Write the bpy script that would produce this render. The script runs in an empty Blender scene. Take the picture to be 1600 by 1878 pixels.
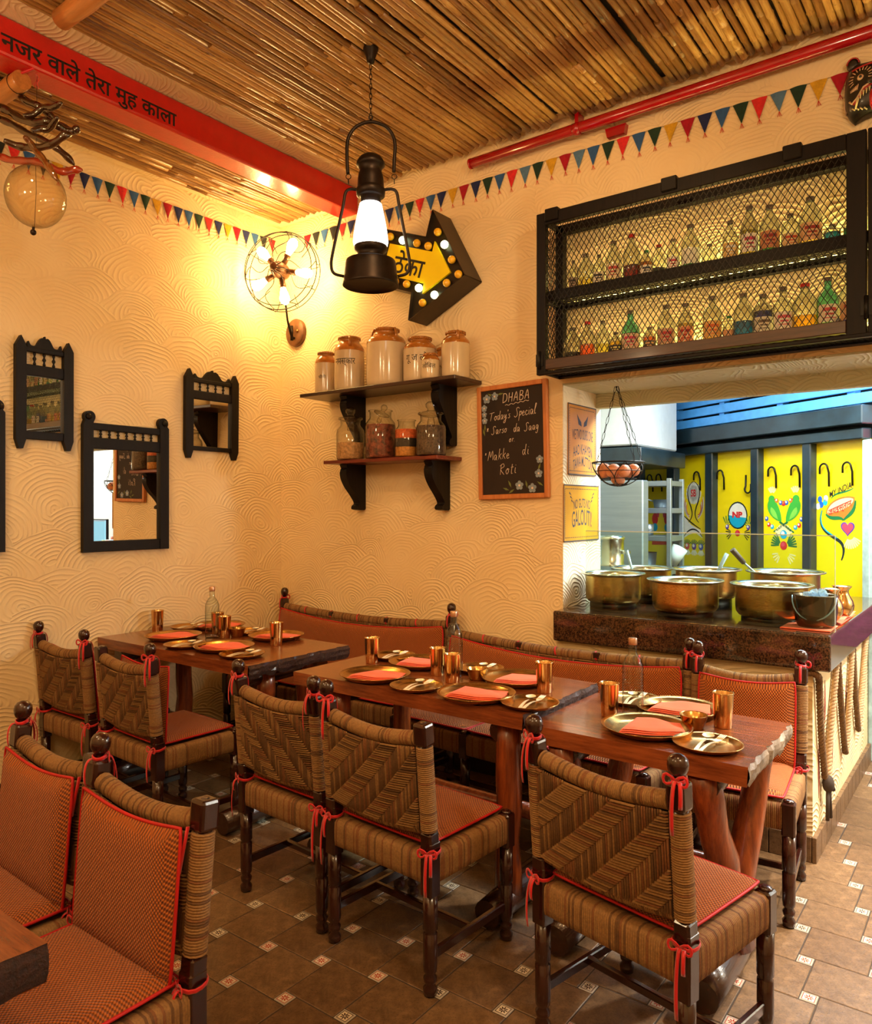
import bpy, bmesh, math, random
from mathutils import Vector, Matrix
random.seed(7)
SC = bpy.context.scene
COL = SC.collection
PI = math.pi
# ---------------------------------------------------------------- camera
cam = bpy.data.cameras.new('camera'); camo = bpy.data.objects.new('camera', cam); COL.objects.link(camo)
camo.location = (0, 0, 1.5); camo.rotation_euler = (PI/2, 0, math.radians(36.87))
cam.sensor_fit = 'HORIZONTAL'; cam.sensor_width = 36; cam.lens = 31.43; cam.shift_y = -0.0056
cam.clip_start = 0.05; cam.clip_end = 60
SC.camera = camo
# ---------------------------------------------------------------- world
wd = bpy.data.worlds.new('world'); SC.world = wd; wd.use_nodes = True
wd.node_tree.nodes['Background'].inputs[0].default_value = (1.0, 0.55, 0.25, 1)
wd.node_tree.nodes['Background'].inputs[1].default_value = 0.02
# ---------------------------------------------------------------- exposure
SC.view_settings.view_transform = 'Standard'; SC.view_settings.look = 'None'
SC.view_settings.gamma = 1; SC.view_settings.use_curve_mapping = False
SC.view_settings.exposure = 0.0
SC.cycles.use_denoising = True
SC.cycles.max_bounces = 8; SC.cycles.diffuse_bounces = 4; SC.cycles.glossy_bounces = 4
SC.cycles.transparent_max_bounces = 24; SC.cycles.transmission_bounces = 6
SC.cycles.caustics_reflective = False; SC.cycles.caustics_refractive = False
SC.cycles.sample_clamp_indirect = 4.0
# ---------------------------------------------------------------- lamps of the room (ceiling spots out of frame, kitchen panels) and added fills
WARM = (1.0, 0.58, 0.25)
def spot(name, loc, aim, watt, col, angle=70, blend=.6, size=.06):
    l = bpy.data.lights.new(name, 'SPOT'); l.energy = watt; l.color = col
    l.spot_size = math.radians(angle); l.spot_blend = blend; l.shadow_soft_size = size
    o = bpy.data.objects.new(name, l); COL.objects.link(o); o.location = loc
    o.rotation_euler = (Vector(aim)-Vector(loc)).to_track_quat('-Z', 'Y').to_euler(); return o
def arealamp(name, loc, aim, watt, col, sx, sy):
    l = bpy.data.lights.new(name, 'AREA'); l.energy = watt; l.color = col; l.shape = 'RECTANGLE'; l.size = sx; l.size_y = sy
    o = bpy.data.objects.new(name, l); COL.objects.link(o); o.location = loc
    o.rotation_euler = (Vector(aim)-Vector(loc)).to_track_quat('-Z', 'Y').to_euler(); return o
def pointlamp(name, loc, watt, col, size=.09):
    l = bpy.data.lights.new(name, 'POINT'); l.energy = watt; l.color = col; l.shadow_soft_size = size
    o = bpy.data.objects.new(name, l); COL.objects.link(o); o.location = loc; return o
spot('ceiling_spot_table_middle', (-1.5, 1.15, 3.40), (-1.7, 2.6, 0.75), 52, WARM, 60, .85)
spot('ceiling_spot_table_end', (-0.35, 1.35, 3.40), (-0.95, 2.55, 0.75), 60, WARM, 60, .8)
spot('ceiling_spot_table_corner', (-2.75, 1.1, 3.40), (-3.35, 2.7, 0.9), 50, WARM, 70, .85)
spot('ceiling_spot_front', (-1.3, 0.1, 3.40), (-1.75, 0.9, 0.6), 20, WARM, 60, .85)
spot('ceiling_spot_wall', (-1.2, 1.7, 3.42), (-2.2, 3.6, 1.9), 60, (1.0, .58, .25), 95, .8)
spot('corridor_spot', (0.45, 3.1, 3.35), (-0.12, 3.2, 0.0), 820, (1.0, .88, .72), 40, .8)
spot('corridor_spot_back', (0.55, 4.7, 2.55), (-0.45, 3.7, 0.2), 540, (1.0, .91, .78), 80, .6)
pointlamp('unseen_fill_right', (0.75, 0.9, 2.75), 66, (1.0, .76, .48))  # this and the next two: added unseen fills for walls and ceiling
pointlamp('unseen_fill_behind', (-1.1, -0.6, 2.75), 38, (1.0, .71, .39))
pointlamp('unseen_fill_left', (-2.6, 0.1, 2.75), 36, (1.0, .71, .39))
pointlamp('corridor_cool_fill', (1.85, 4.25, 1.95), 120, (.93, .98, 1.0), .12)  # added cool fill out of view, brightens pillar, soffit and counter side
arealamp('kitchen_panel_light', (-0.95, 4.6, 2.55), (-0.95, 4.7, 0), 46, (.86, .96, 1.0), 1.4, .5)
arealamp('kitchen_panel_light', (-0.2, 4.5, 2.50), (-1.2, 5.6, 1.2), 54, (.90, .97, 1.0), .6, .5)
arealamp('pass_light', (-1.2, 4.35, 2.40), (-1.5, 3.75, 1.2), 40, (.92, .98, .94), 1.2, .15)

# ---------------------------------------------------------------- mesh building
class MB:
    def __init__(s): s.v = []; s.f = []; s.sm = []; s.mi = []; s.cur = 0
    def add(s, vs, fs, smooth=True):
        n = len(s.v); s.v.extend([tuple(p) for p in vs])
        for f in fs:
            s.f.append(tuple(i+n for i in f)); s.sm.append(smooth); s.mi.append(s.cur)
        return s
    def box(s, a, b):
        (x0,y0,z0),(x1,y1,z1) = a, b
        if x0>x1: x0,x1=x1,x0
        if y0>y1: y0,y1=y1,y0
        if z0>z1: z0,z1=z1,z0
        return s.add([(x0,y0,z0),(x1,y0,z0),(x1,y1,z0),(x0,y1,z0),(x0,y0,z1),(x1,y0,z1),(x1,y1,z1),(x0,y1,z1)],
              [(0,3,2,1),(4,5,6,7),(0,1,5,4),(1,2,6,5),(2,3,7,6),(3,0,4,7)], False)
    def rbox(s, a, b, r=.004, M=None, seg=1):
        bm = bmesh.new(); bmesh.ops.create_cube(bm, size=1)
        c = [(a[i]+b[i])/2 for i in range(3)]; d = [abs(b[i]-a[i]) for i in range(3)]
        for v in bm.verts: v.co = Vector((v.co.x*d[0], v.co.y*d[1], v.co.z*d[2]))
        r = min(r, min(d)*.45)
        bmesh.ops.bevel(bm, geom=list(bm.edges), offset=r, segments=seg, affect='EDGES', profile=.5)
        bm.verts.index_update()
        vs = [v.co+Vector(c) for v in bm.verts]
        if M is not None: vs = [M @ v for v in vs]
        s.add(vs, [[v.index for v in f.verts] for f in bm.faces], False); bm.free(); return s
    def obox(s, M, hx, hy, hz, r=.003):
        return s.rbox((-hx,-hy,-hz),(hx,hy,hz), r, M)
    def lathe(s, prof, seg=24, M=None, smooth=True, cap=True):
        vs = []; fs = []; n = len(prof)
        for (r, z) in prof:
            for k in range(seg):
                a = 2*PI*k/seg; p = Vector((r*math.cos(a), r*math.sin(a), z)); vs.append(M @ p if M is not None else p)
        for i in range(n-1):
            for k in range(seg):
                k2 = (k+1) % seg
                fs.append((i*seg+k, i*seg+k2, (i+1)*seg+k2, (i+1)*seg+k))
        s.add(vs, fs, smooth)
        if cap:
            m = len(s.v)-len(vs)
            for i, fl in ((0, True), (n-1, False)):
                if prof[i][0] > 1e-5:
                    ring = [m+i*seg+k for k in range(seg)]
                    s.f.append(tuple(reversed(ring) if fl else ring)); s.sm.append(False); s.mi.append(s.cur)
        return s
    def tube(s, pts, r, seg=8, closed=False, caps=True, flat=None, smooth=True):
        P = [Vector(p) for p in pts]; n = len(P)
        R = r if isinstance(r, (list, tuple)) else [r]*n
        vs = []; fs = []; up = None
        for i in range(n):
            if closed: t = P[(i+1) % n]-P[i-1]
            else: t = P[min(i+1, n-1)]-P[max(i-1, 0)]
            if t.length < 1e-9: t = Vector((0,0,1))
            t.normalize()
            if up is None:
                up = Vector((0,0,1)) if abs(t.z) < .9 else Vector((1,0,0))
            a = up - t*up.dot(t)
            if a.length < 1e-6: a = t.orthogonal()
            a.normalize(); b = t.cross(a); up = a
            fa, fb = flat if flat else (1, 1)
            for k in range(seg):
                q = 2*PI*k/seg
                vs.append(P[i] + a*(math.cos(q)*R[i]*fa) + b*(math.sin(q)*R[i]*fb))
        m = n if closed else n-1
        for i in range(m):
            for k in range(seg):
                k2 = (k+1) % seg; j = (i+1) % n
                fs.append((i*seg+k, i*seg+k2, j*seg+k2, j*seg+k))
        s.add(vs, fs, smooth)
        if caps and not closed:
            o = len(s.v)-len(vs)
            s.f.append(tuple(o+k for k in reversed(range(seg)))); s.sm.append(False); s.mi.append(s.cur)
            s.f.append(tuple(o+(n-1)*seg+k for k in range(seg))); s.sm.append(False); s.mi.append(s.cur)
        return s
    def prism(s, poly, d0, d1, fn, smooth=False):
        n = len(poly)
        vs = [fn(x, y, d0) for x, y in poly] + [fn(x, y, d1) for x, y in poly]
        fs = [tuple(reversed(range(n))), tuple(range(n, 2*n))]
        fs += [(i, (i+1) % n, n+(i+1) % n, n+i) for i in range(n)]
        return s.add(vs, fs, smooth)
    def sphere(s, c, r, seg=16, ring=10, sc=(1,1,1), M=None):
        vs = []; fs = []
        for i in range(ring+1):
            th = PI*i/ring
            for k in range(seg):
                a = 2*PI*k/seg
                p = Vector((r*sc[0]*math.sin(th)*math.cos(a), r*sc[1]*math.sin(th)*math.sin(a), r*sc[2]*math.cos(th)))
                if M is not None: p = M @ p
                vs.append(p+Vector(c))
        for i in range(ring):
            for k in range(seg):
                k2 = (k+1) % seg; fs.append((i*seg+k, (i+1)*seg+k, (i+1)*seg+k2, i*seg+k2))
        return s.add(vs, fs, True)
    def grid(s, nu, nv, fn, smooth=True, flip=False):
        vs = [fn(i/nu, j/nv) for j in range(nv+1) for i in range(nu+1)]
        fs = []
        for j in range(nv):
            for i in range(nu):
                a = j*(nu+1)+i; q = (a, a+1, a+nu+2, a+nu+1); fs.append(tuple(reversed(q)) if flip else q)
        return s.add(vs, fs, smooth)
    def mesh(s, name, mats):
        me = bpy.data.meshes.new(name); me.from_pydata(s.v, [], s.f); me.validate()
        if len(me.polygons) == len(s.f):
            me.polygons.foreach_set('use_smooth', s.sm); me.polygons.foreach_set('material_index', s.mi)
        for m in (mats if isinstance(mats, (list, tuple)) else [mats]): me.materials.append(m)
        me.update(); return me

def linkmesh(name, me, parent=None, loc=None, rot=None, kind=None, label=None):
    o = bpy.data.objects.new(name, me); COL.objects.link(o)
    if parent is not None: o.parent = parent
    if loc is not None: o.location = loc
    if rot is not None: o.rotation_euler = rot
    if kind: o['kind'] = kind
    if label: o['label'] = label
    return o
def part(name, mb, mats, parent=None, **kw): return linkmesh(name, mb.mesh(name, mats), parent, **kw)
def struct(name, mb, mats, parent=None, **kw): return linkmesh(name, mb.mesh(name, mats), parent, kind=None if parent else 'structure', **kw)
def tag(o, label, cat, group=None):
    o['label'] = label; o['category'] = cat
    if group: o['group'] = group
    return o
def thing(name, label, cat, loc=(0,0,0), rz=0, group=None):
    o = bpy.data.objects.new(name, None); COL.objects.link(o); o.empty_display_size = .05
    o.location = loc; o.rotation_euler = (0,0,rz); return tag(o, label, cat, group)
def solo(name, mb, mats, label, cat, group=None, loc=None, rot=None):
    return tag(linkmesh(name, mb.mesh(name, mats), None, loc, rot), label, cat, group)
def dup(o, label=None, group=None, loc=None, rz=None, parent=None, skip=()):
    c = o.copy(); COL.objects.link(c)
    if parent is not None: c.parent = parent
    if loc is not None: c.location = loc
    if rz is not None: c.rotation_euler = (0,0,rz)
    if label: c['label'] = label
    if group: c['group'] = group
    for ch in o.children:
        if ch not in skip: dup(ch, parent=c)
    return c
def dupsolo(o, label, loc, rot=None):
    c = o.copy(); COL.objects.link(c); c.location = loc; c['label'] = label
    if rot is not None: c.rotation_euler = rot
    return c
_txt = {}
def text2d(s, bold=0.0, shear=0.0):
    k = (s, bold, shear)
    if k not in _txt:
        cu = bpy.data.curves.new('lettering', 'FONT'); cu.body = s; cu.offset = bold; cu.shear = shear; cu.resolution_u = 3
        o = bpy.data.objects.new('lettering', cu); COL.objects.link(o); bpy.context.view_layer.update()
        me = bpy.data.meshes.new_from_object(o.evaluated_get(bpy.context.evaluated_depsgraph_get()))
        vs = [(v.co.x, v.co.y) for v in me.vertices]; fs = [tuple(p.vertices) for p in me.polygons]
        bpy.data.objects.remove(o); bpy.data.curves.remove(cu); bpy.data.meshes.remove(me)
        x0 = min(v[0] for v in vs); x1 = max(v[0] for v in vs)
        _txt[k] = ([(x-x0, y) for x, y in vs], fs, x1-x0)
    return _txt[k]
def put_text(mb, s, width, fn, height=None, bold=0.0, shear=0.0, center=True):
    vs, fs, w = text2d(s, bold, shear); k = width/w; ky = height if height else k
    mb.add([fn(x*k-(width/2 if center else 0), y*ky) for x, y in vs], fs, False); return mb

# ---------------------------------------------------------------- materials
def lin(c):
    return tuple((x/255/12.92 if x/255 <= .04045 else ((x/255+.055)/1.055)**2.4) for x in c)
class NT:
    def __init__(s, name):
        s.m = bpy.data.materials.new(name); s.m.use_nodes = True; s.t = s.m.node_tree; s.t.nodes.clear()
        s.out = s.n('ShaderNodeOutputMaterial')
    def n(s, t, **kw):
        x = s.t.nodes.new(t)
        for k, v in kw.items(): setattr(x, k, v)
        return x
    def l(s, a, b): s.t.links.new(a, b)
    def math(s, op, a, b=None, c=None):
        x = s.n('ShaderNodeMath', operation=op)
        for i, q in enumerate((a, b, c)):
            if q is None: continue
            if isinstance(q, (int, float)): x.inputs[i].default_value = q
            else: s.l(q, x.inputs[i])
        return x.outputs[0]
    def mix(s, f, a, b):
        x = s.n('ShaderNodeMix', data_type='RGBA')
        for i, q in ((0, f), (6, a), (7, b)):
            if isinstance(q, (int, float)): x.inputs[i].default_value = q
            elif isinstance(q, tuple): x.inputs[i].default_value = (*q[:3], 1)
            else: s.l(q, x.inputs[i])
        return x.outputs[2]
    def mixf(s, f, a, b):
        x = s.n('ShaderNodeMix', data_type='FLOAT')
        for i, q in ((0, f), (2, a), (3, b)):
            if isinstance(q, (int, float)): x.inputs[i].default_value = q
            else: s.l(q, x.inputs[i])
        return x.outputs[0]
    def coord(s, kind='Object', scale=(1,1,1), rot=(0,0,0)):
        c = s.n('ShaderNodeTexCoord'); mp = s.n('ShaderNodeMapping')
        mp.inputs['Scale'].default_value = scale; mp.inputs['Rotation'].default_value = rot
        s.l(c.outputs[kind], mp.inputs[0]); return mp.outputs[0]
    def noise(s, v, scale, detail=4, rough=.6):
        x = s.n('ShaderNodeTexNoise'); x.inputs['Scale'].default_value = scale; x.inputs['Detail'].default_value = detail
        x.inputs['Roughness'].default_value = rough; s.l(v, x.inputs['Vector']); return x.outputs[0]
    def ramp(s, f, lo, hi):
        x = s.n('ShaderNodeMapRange'); x.inputs[1].default_value = lo; x.inputs[2].default_value = hi; s.l(f, x.inputs[0]); return x.outputs[0]
    def bsdf(s, base, rough=.5, metal=0, spec=.5, coat=0, bump=None, dist=.002, strength=1, emit=None, estr=0, sheen=0):
        b = s.n('ShaderNodeBsdfPrincipled')
        for k, q in (('Base Color', base), ('Roughness', rough), ('Metallic', metal), ('Specular IOR Level', spec), ('Coat Weight', coat)):
            if isinstance(q, (int, float)): b.inputs[k].default_value = q
            elif isinstance(q, tuple): b.inputs[k].default_value = (*q[:3], 1)
            else: s.l(q, b.inputs[k])
        b.inputs['Coat Roughness'].default_value = .12
        if sheen: b.inputs['Sheen Weight'].default_value = sheen
        if emit: b.inputs['Emission Color'].default_value = (*emit, 1); b.inputs['Emission Strength'].default_value = estr
        if bump is not None:
            u = s.n('ShaderNodeBump'); u.inputs['Distance'].default_value = dist; u.inputs['Strength'].default_value = strength
            s.l(bump, u.inputs['Height']); s.l(u.outputs[0], b.inputs['Normal'])
        s.l(b.outputs[0], s.out.inputs[0]); return b

def plain(name, rgb, rough=.5, metal=0, spec=.5, coat=0, var=.18, scale=18, stretch=(1,1,1), bump=0, bscale=60, emit=None, estr=0, sheen=0):
    t = NT(name); v = t.coord('Object', stretch); f = t.noise(v, scale)
    c = lin(rgb); d = tuple(x*(1-var*2) for x in c); h = tuple(min(1, x*(1+var)) for x in c)
    col = t.mix(t.ramp(f, .3, .7), d, h)
    bm = t.noise(t.coord('Object', stretch), bscale, 3) if bump else None
    t.bsdf(col, rough, metal, spec, coat, bm, bump or .001, 1, lin(emit) if emit else None, estr, sheen); return t.m
def wood(name, a, b, rough=.3, coat=.3, axis='x', scale=5, knots=True, bump=.0015, spec=.5):
    t = NT(name); sx = {'x': (1.2, 12, 12), 'y': (12, 1.2, 12), 'z': (12, 12, 1.2)}[axis]
    v = t.coord('Object', sx); f = t.noise(v, scale, 6, .65)
    g = t.noise(t.coord('Object', tuple(q*2.5 for q in sx)), scale*3, 3)
    col = t.mix(t.ramp(f, .34, .66), lin(a), lin(b))
    dk = t.ramp(g, .62, .78); col = t.mix(t.math('MULTIPLY', dk, .6), col, tuple(x*.35 for x in lin(a)))
    if knots:
        k = t.n('ShaderNodeTexVoronoi'); k.inputs['Scale'].default_value = 4.2; t.l(t.coord('Object', {'x': (.55,1,1), 'y': (1,.55,1), 'z': (1,1,.55)}[axis]), k.inputs['Vector'])
        kk = t.ramp(k.outputs['Distance'], .12, .03); col = t.mix(t.math('MULTIPLY', kk, .7), col, tuple(x*.2 for x in lin(a)))
    t.bsdf(col, rough, 0, spec, coat, f, bump); return t.m
def glow(name, rgb, s, base=(1,1,1)):
    t = NT(name); e = t.n('ShaderNodeEmission'); e.inputs[0].default_value = (*lin(rgb), 1); e.inputs[1].default_value = s
    t.l(e.outputs[0], t.out.inputs[0]); return t.m
def clear(name, tint=(255,255,255), gloss=.12, rough=.02, diff=0.0, dcol=(255,255,255), edge=.25):
    """thin glass: tinted see-through body, mirror highlights that grow towards the rim, optional cloudy part"""
    t = NT(name); tr = t.n('ShaderNodeBsdfTransparent')
    g = t.n('ShaderNodeBsdfGlossy'); g.inputs['Roughness'].default_value = rough
    lw = t.n('ShaderNodeLayerWeight'); lw.inputs[0].default_value = .5
    f = t.math('ADD', t.math('MULTIPLY', t.math('POWER', lw.outputs['Facing'], 3.0), .5), gloss*.5)
    t.l(t.mix(t.math('POWER', lw.outputs['Facing'], 2.2), lin(tint), tuple(q*edge for q in lin(tint))), tr.inputs[0])
    body = tr.outputs[0]
    if diff > 0:
        tl = t.n('ShaderNodeBsdfTranslucent'); tl.inputs[0].default_value = (*lin(dcol), 1)
        df = t.n('ShaderNodeBsdfDiffuse'); df.inputs[0].default_value = (*lin(dcol), 1)
        ms = t.n('ShaderNodeMixShader'); ms.inputs[0].default_value = .35; t.l(tl.outputs[0], ms.inputs[1]); t.l(df.outputs[0], ms.inputs[2])
        m2 = t.n('ShaderNodeMixShader'); m2.inputs[0].default_value = diff; t.l(body, m2.inputs[1]); t.l(ms.outputs[0], m2.inputs[2]); body = m2.outputs[0]
    mx = t.n('ShaderNodeMixShader'); t.l(f, mx.inputs[0]); t.l(body, mx.inputs[1]); t.l(g.outputs[0], mx.inputs[2])
    t.l(mx.outputs[0], t.out.inputs[0]); return t.m

def plaster(name, a, b, axis, dist=.0027, w=.44, h=.12, pitch=.028, R0=.21):
    """hand-combed plaster: overlapping fans of concentric arcs"""
    t = NT(name); c = t.n('ShaderNodeTexCoord'); sp = t.n('ShaderNodeSeparateXYZ'); t.l(c.outputs['Object'], sp.inputs[0])
    U, V = {'x': (sp.outputs[1], sp.outputs[2]), 'y': (sp.outputs[0], sp.outputs[2]), 'z': (sp.outputs[0], sp.outputs[1])}[axis]
    wn = t.n('ShaderNodeTexNoise'); wn.inputs['Scale'].default_value = 2.3; wn.inputs['Detail'].default_value = 2; t.l(c.outputs['Object'], wn.inputs['Vector'])
    ws = t.n('ShaderNodeSeparateColor'); t.l(wn.outputs['Color'], ws.inputs[0])
    U = t.math('ADD', U, t.math('MULTIPLY', t.math('SUBTRACT', ws.outputs[0], .5), .22))
    V = t.math('ADD', V, t.math('MULTIPLY', t.math('SUBTRACT', ws.outputs[1], .5), .20))
    D = None
    r0 = t.math('FLOOR', t.math('DIVIDE', V, h))
    for k in range(0, 4):
        row = t.math('SUBTRACT', r0, float(k))
        par = t.math('MULTIPLY', t.math('FRACT', t.math('MULTIPLY', row, .5)), w)
        u2 = t.math('ADD', U, par); cl = t.math('FLOOR', t.math('DIVIDE', u2, w))
        cb = t.n('ShaderNodeCombineXYZ'); t.l(cl, cb.inputs[0]); t.l(row, cb.inputs[1])
        wn2 = t.n('ShaderNodeTexWhiteNoise', noise_dimensions='2D'); t.l(cb.outputs[0], wn2.inputs['Vector'])
        rc = t.n('ShaderNodeSeparateColor'); t.l(wn2.outputs['Color'], rc.inputs[0])
        du = t.math('SUBTRACT', t.math('SUBTRACT', u2, t.math('MULTIPLY', t.math('ADD', cl, .5), w)), t.math('MULTIPLY', t.math('SUBTRACT', rc.outputs[0], .5), w*.45))
        dv = t.math('SUBTRACT', V, t.math('ADD', t.math('MULTIPLY', row, h), t.math('MULTIPLY', rc.outputs[1], h*.9)))
        d = t.math('SQRT', t.math('ADD', t.math('MULTIPLY', du, du), t.math('MULTIPLY', t.math('MULTIPLY', dv, dv), 1.5)))
        dd = t.math('SUBTRACT', d, t.math('ADD', R0, t.math('MULTIPLY', rc.outputs[2], .12)))
        D = dd if D is None else t.mixf(t.math('LESS_THAN', dd, 0.0), D, dd)
    wob = t.math('MULTIPLY', t.noise(c.outputs['Object'], 7, 2), 6.0)
    s = t.math('SINE', t.math('ADD', t.math('MULTIPLY', D, 2*PI/pitch), wob))
    ridge = t.math('POWER', t.math('ADD', t.math('MULTIPLY', s, .5), .5), 2.2)
    amp = t.ramp(t.noise(c.outputs['Object'], 3.1, 3), .33, .58)
    fine = t.noise(c.outputs['Object'], 90, 3)
    hgt = t.math('ADD', t.math('MULTIPLY', ridge, t.math('ADD', t.math('MULTIPLY', amp, .8), .2)), t.math('MULTIPLY', fine, .22))
    hgt = t.math('ADD', hgt, t.math('MULTIPLY', t.noise(c.outputs['Object'], 5, 3), .9))
    col = t.mix(t.ramp(t.noise(c.outputs['Object'], 1.7, 5), .3, .7), lin(a), lin(b))
    t.bsdf(col, .72, 0, .3, 0, hgt, dist, 1.0); return t.m

M_WALLX = plaster('combed_plaster_left', (240,211,158), (248,225,180), 'x', w=.40, h=.11, pitch=.025, R0=.17)
M_WALLY = plaster('combed_plaster_back', (240,211,158), (248,225,180), 'y', w=.34, h=.095, pitch=.022, R0=.14)
M_WALLZ = plaster('combed_plaster_soffit', (238,214,168), (245,224,180), 'z', w=.5, h=.14)
M_PLAIN = plain('plain_plaster', (236,210,165), .8, var=.06, bump=.003, bscale=25)
M_WHITE = plain('white_paint', (196,204,206), .6, var=.03)
M_RED = plain('red_gloss_paint', (200,24,22), .28, coat=.3, var=.05, bump=.0012, bscale=70)
M_PIPE = plain('red_pipe_paint', (165,6,20), .18, coat=.6, var=.05)
M_INK = plain('black_lettering', (14,10,10), .6, var=.05)
M_BLACKW = wood('ebonised_wood', (11,8,7), (22,14,11), .5, .0, 'z', 4, False, .0015, .22)
M_IRON = plain('black_iron', (22,19,18), .42, metal=.55, var=.25)
M_MAHOG = wood('mahogany', (32,11,7), (56,20,11), .22, .55, 'z', 4, False, .0006)
M_TABLE = wood('table_plank', (98,46,22), (150,80,40), .24, .45, 'x', 4, True, .0015)
M_LOG = wood('log_wood', (96,40,16), (150,72,30), .26, .5, 'z', 4, True, .003)
M_BARK = wood('dark_bark', (34,15,8), (70,34,18), .55, .1, 'x', 9, False, .012)
M_LOGY = wood('dark_log', (36,18,12), (66,34,20), .2, .6, 'y', 4, False, .004)
M_SHELFD = wood('dark_shelf_board', (40,20,13), (62,32,20), .35, .2, 'x', 4, False)
M_SHELFR = wood('red_shelf_board', (96,34,18), (128,50,26), .35, .25, 'x', 4, False)
M_PINE = wood('pine_frame', (190,110,55), (214,138,76), .45, .1, 'z', 3, True)
M_JUTE2 = plain('jute_rope_dark', (104,72,40), .85, var=.14, scale=160, bump=.0005, bscale=500)
M_JUTE3 = plain('jute_rope_ruddy', (126,80,44), .85, var=.14, scale=160, bump=.0005, bscale=500)
M_JUTE = plain('jute_rope', (144,106,62), .85, var=.14, scale=160, bump=.0005, bscale=500)
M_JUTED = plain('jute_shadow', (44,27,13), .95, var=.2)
M_RIB = plain('red_ribbon', (205,12,22), .45, var=.08, sheen=.3)
M_PIPING = plain('red_piping', (190,16,20), .6, var=.1)
M_BRASS = plain('brass', (196,150,84), .24, metal=1, var=.10, scale=30, bump=.0002, bscale=40)
M_BRASSH = plain('hammered_brass', (218,172,98), .26, metal=1, var=.10, scale=24, bump=.0008, bscale=110)
M_TUMB = plain('copper_tumbler', (226,184,124), .15, metal=1, var=.06, scale=8)
M_TIN = plain('tinned_rim', (214,216,205), .2, metal=1, var=.06)
M_STEEL = plain('brushed_steel', (140,154,162), .42, metal=.75, var=.05, stretch=(1,1,14), scale=3)
M_NAP = plain('orange_napkin', (248,98,44), .9, var=.04, scale=40, bump=.0006, bscale=500, sheen=.2)
M_GLASS = clear('thin_glass', (244,250,248), .10)
M_SCREEN = clear('screen_glass', (238,250,246), .08, edge=.8)
M_JARG = clear('jar_glass', (250,248,240), .10, .03)
M_MIRROR = plain('mirror_silver', (236,236,232), .01, metal=1, var=0)
M_CREAM = plain('cream_glaze', (214,192,158), .16, coat=.6, var=.06, scale=6)
M_TAN = plain('tan_glaze', (176,110,42), .18, coat=.6, var=.2, scale=12)
M_BOARD = plain('chalkboard_slate', (40,26,18), .75, var=.15, scale=5)
M_CHALK = plain('white_chalk', (235,214,196), .95, var=.05)
M_CHALKB = plain('blue_chalk', (150,165,180), .95, var=.1)
M_CHALKG = plain('green_chalk', (120,130,70), .95, var=.1)
M_YEL = plain('yellow_enamel', (245,220,8), .35, coat=.2, var=.04, scale=3)
M_NAVY = plain('dark_teal_timber', (26,44,54), .32, coat=.3, var=.3, scale=6)
M_SLAT = plain('blue_painted_slat', (76,156,232), .35, coat=.2, var=.06)
M_SIGNY = plain('yellow_sign_face', (254,226,16), .4, var=.02)
M_SIGNB = plain('brown_sign_metal', (58,44,32), .42, metal=.3, var=.12)
M_SIGNI = plain('black_sign_face', (26,22,12), .4, var=.1)
M_BULBY = plain('yellow_bulb_glass', (246,190,40), .18, coat=.5, var=.03)
M_BULBW = glow('lit_sign_bulb', (250,255,190), 5.0)
M_FILAM = glow('lit_filament_bulb', (255,210,132), 125.0)
M_OPAL = glow('lit_opal_chimney', (255,246,232), 4.2)
M_COPPER = plain('aged_copper', (120,80,52), .45, metal=.45, var=.25)
M_BRONZE = plain('antique_bronze', (38,27,21), .42, metal=.6, var=.35, scale=10)
M_TERRA = plain('brown_eggshell', (226,150,108), .5, var=.15, scale=9)
M_POSTER = plain('mustard_poster', (196,132,46), .5, var=.10, scale=4)
M_POSTER2 = plain('yellow_poster', (206,150,30), .5, var=.10, scale=4)
M_POSTINK = plain('blue_grey_print', (58,60,70), .7, var=.1)
M_GRANITE = None
def granite():
    t = NT('brown_granite'); v = t.coord('Object'); f = t.noise(v, 140, 4, .7); g = t.noise(t.coord('Object', (3,3,1)), 4, 4)
    k = t.n('ShaderNodeTexVoronoi'); k.inputs['Scale'].default_value = 170; t.l(v, k.inputs['Vector'])
    col = t.mix(t.ramp(f, .42, .62), lin((26,18,14)), lin((96,66,44)))
    col = t.mix(t.math('MULTIPLY', t.ramp(g, .5, .7), .55), col, lin((24,16,13)))
    col = t.mix(t.math('MULTIPLY', t.ramp(k.outputs['Distance'], .22, .05), .35), col, lin((146,110,80)))
    t.bsdf(col, .08, 0, .5, .3); return t.m
M_GRANITE = granite()
def fabric():
    t = NT('orange_honeycomb_weave'); c = t.n('ShaderNodeTexCoord'); sp = t.n('ShaderNodeSeparateXYZ'); t.l(c.outputs['Object'], sp.inputs[0])
    k = 2*PI/.0105
    p = t.math('MULTIPLY', sp.outputs[0], k); q = t.math('MULTIPLY', t.math('ADD', sp.outputs[1], sp.outputs[2]), k)
    v = t.math('ADD', t.math('MULTIPLY', t.math('SINE', p), t.math('SINE', q)), 0.0)
    f = t.ramp(v, -.35, .45); n = t.noise(c.outputs['Object'], 220, 3)
    col = t.mix(f, lin((110,52,16)), lin((196,106,40))); col = t.mix(t.math('MULTIPLY', t.ramp(n, .5, .8), .3), col, lin((150,120,60)))
    t.bsdf(col, .85, 0, .25, 0, v, .0025, .8, sheen=.15); return t.m
M_FAB = fabric()
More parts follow.
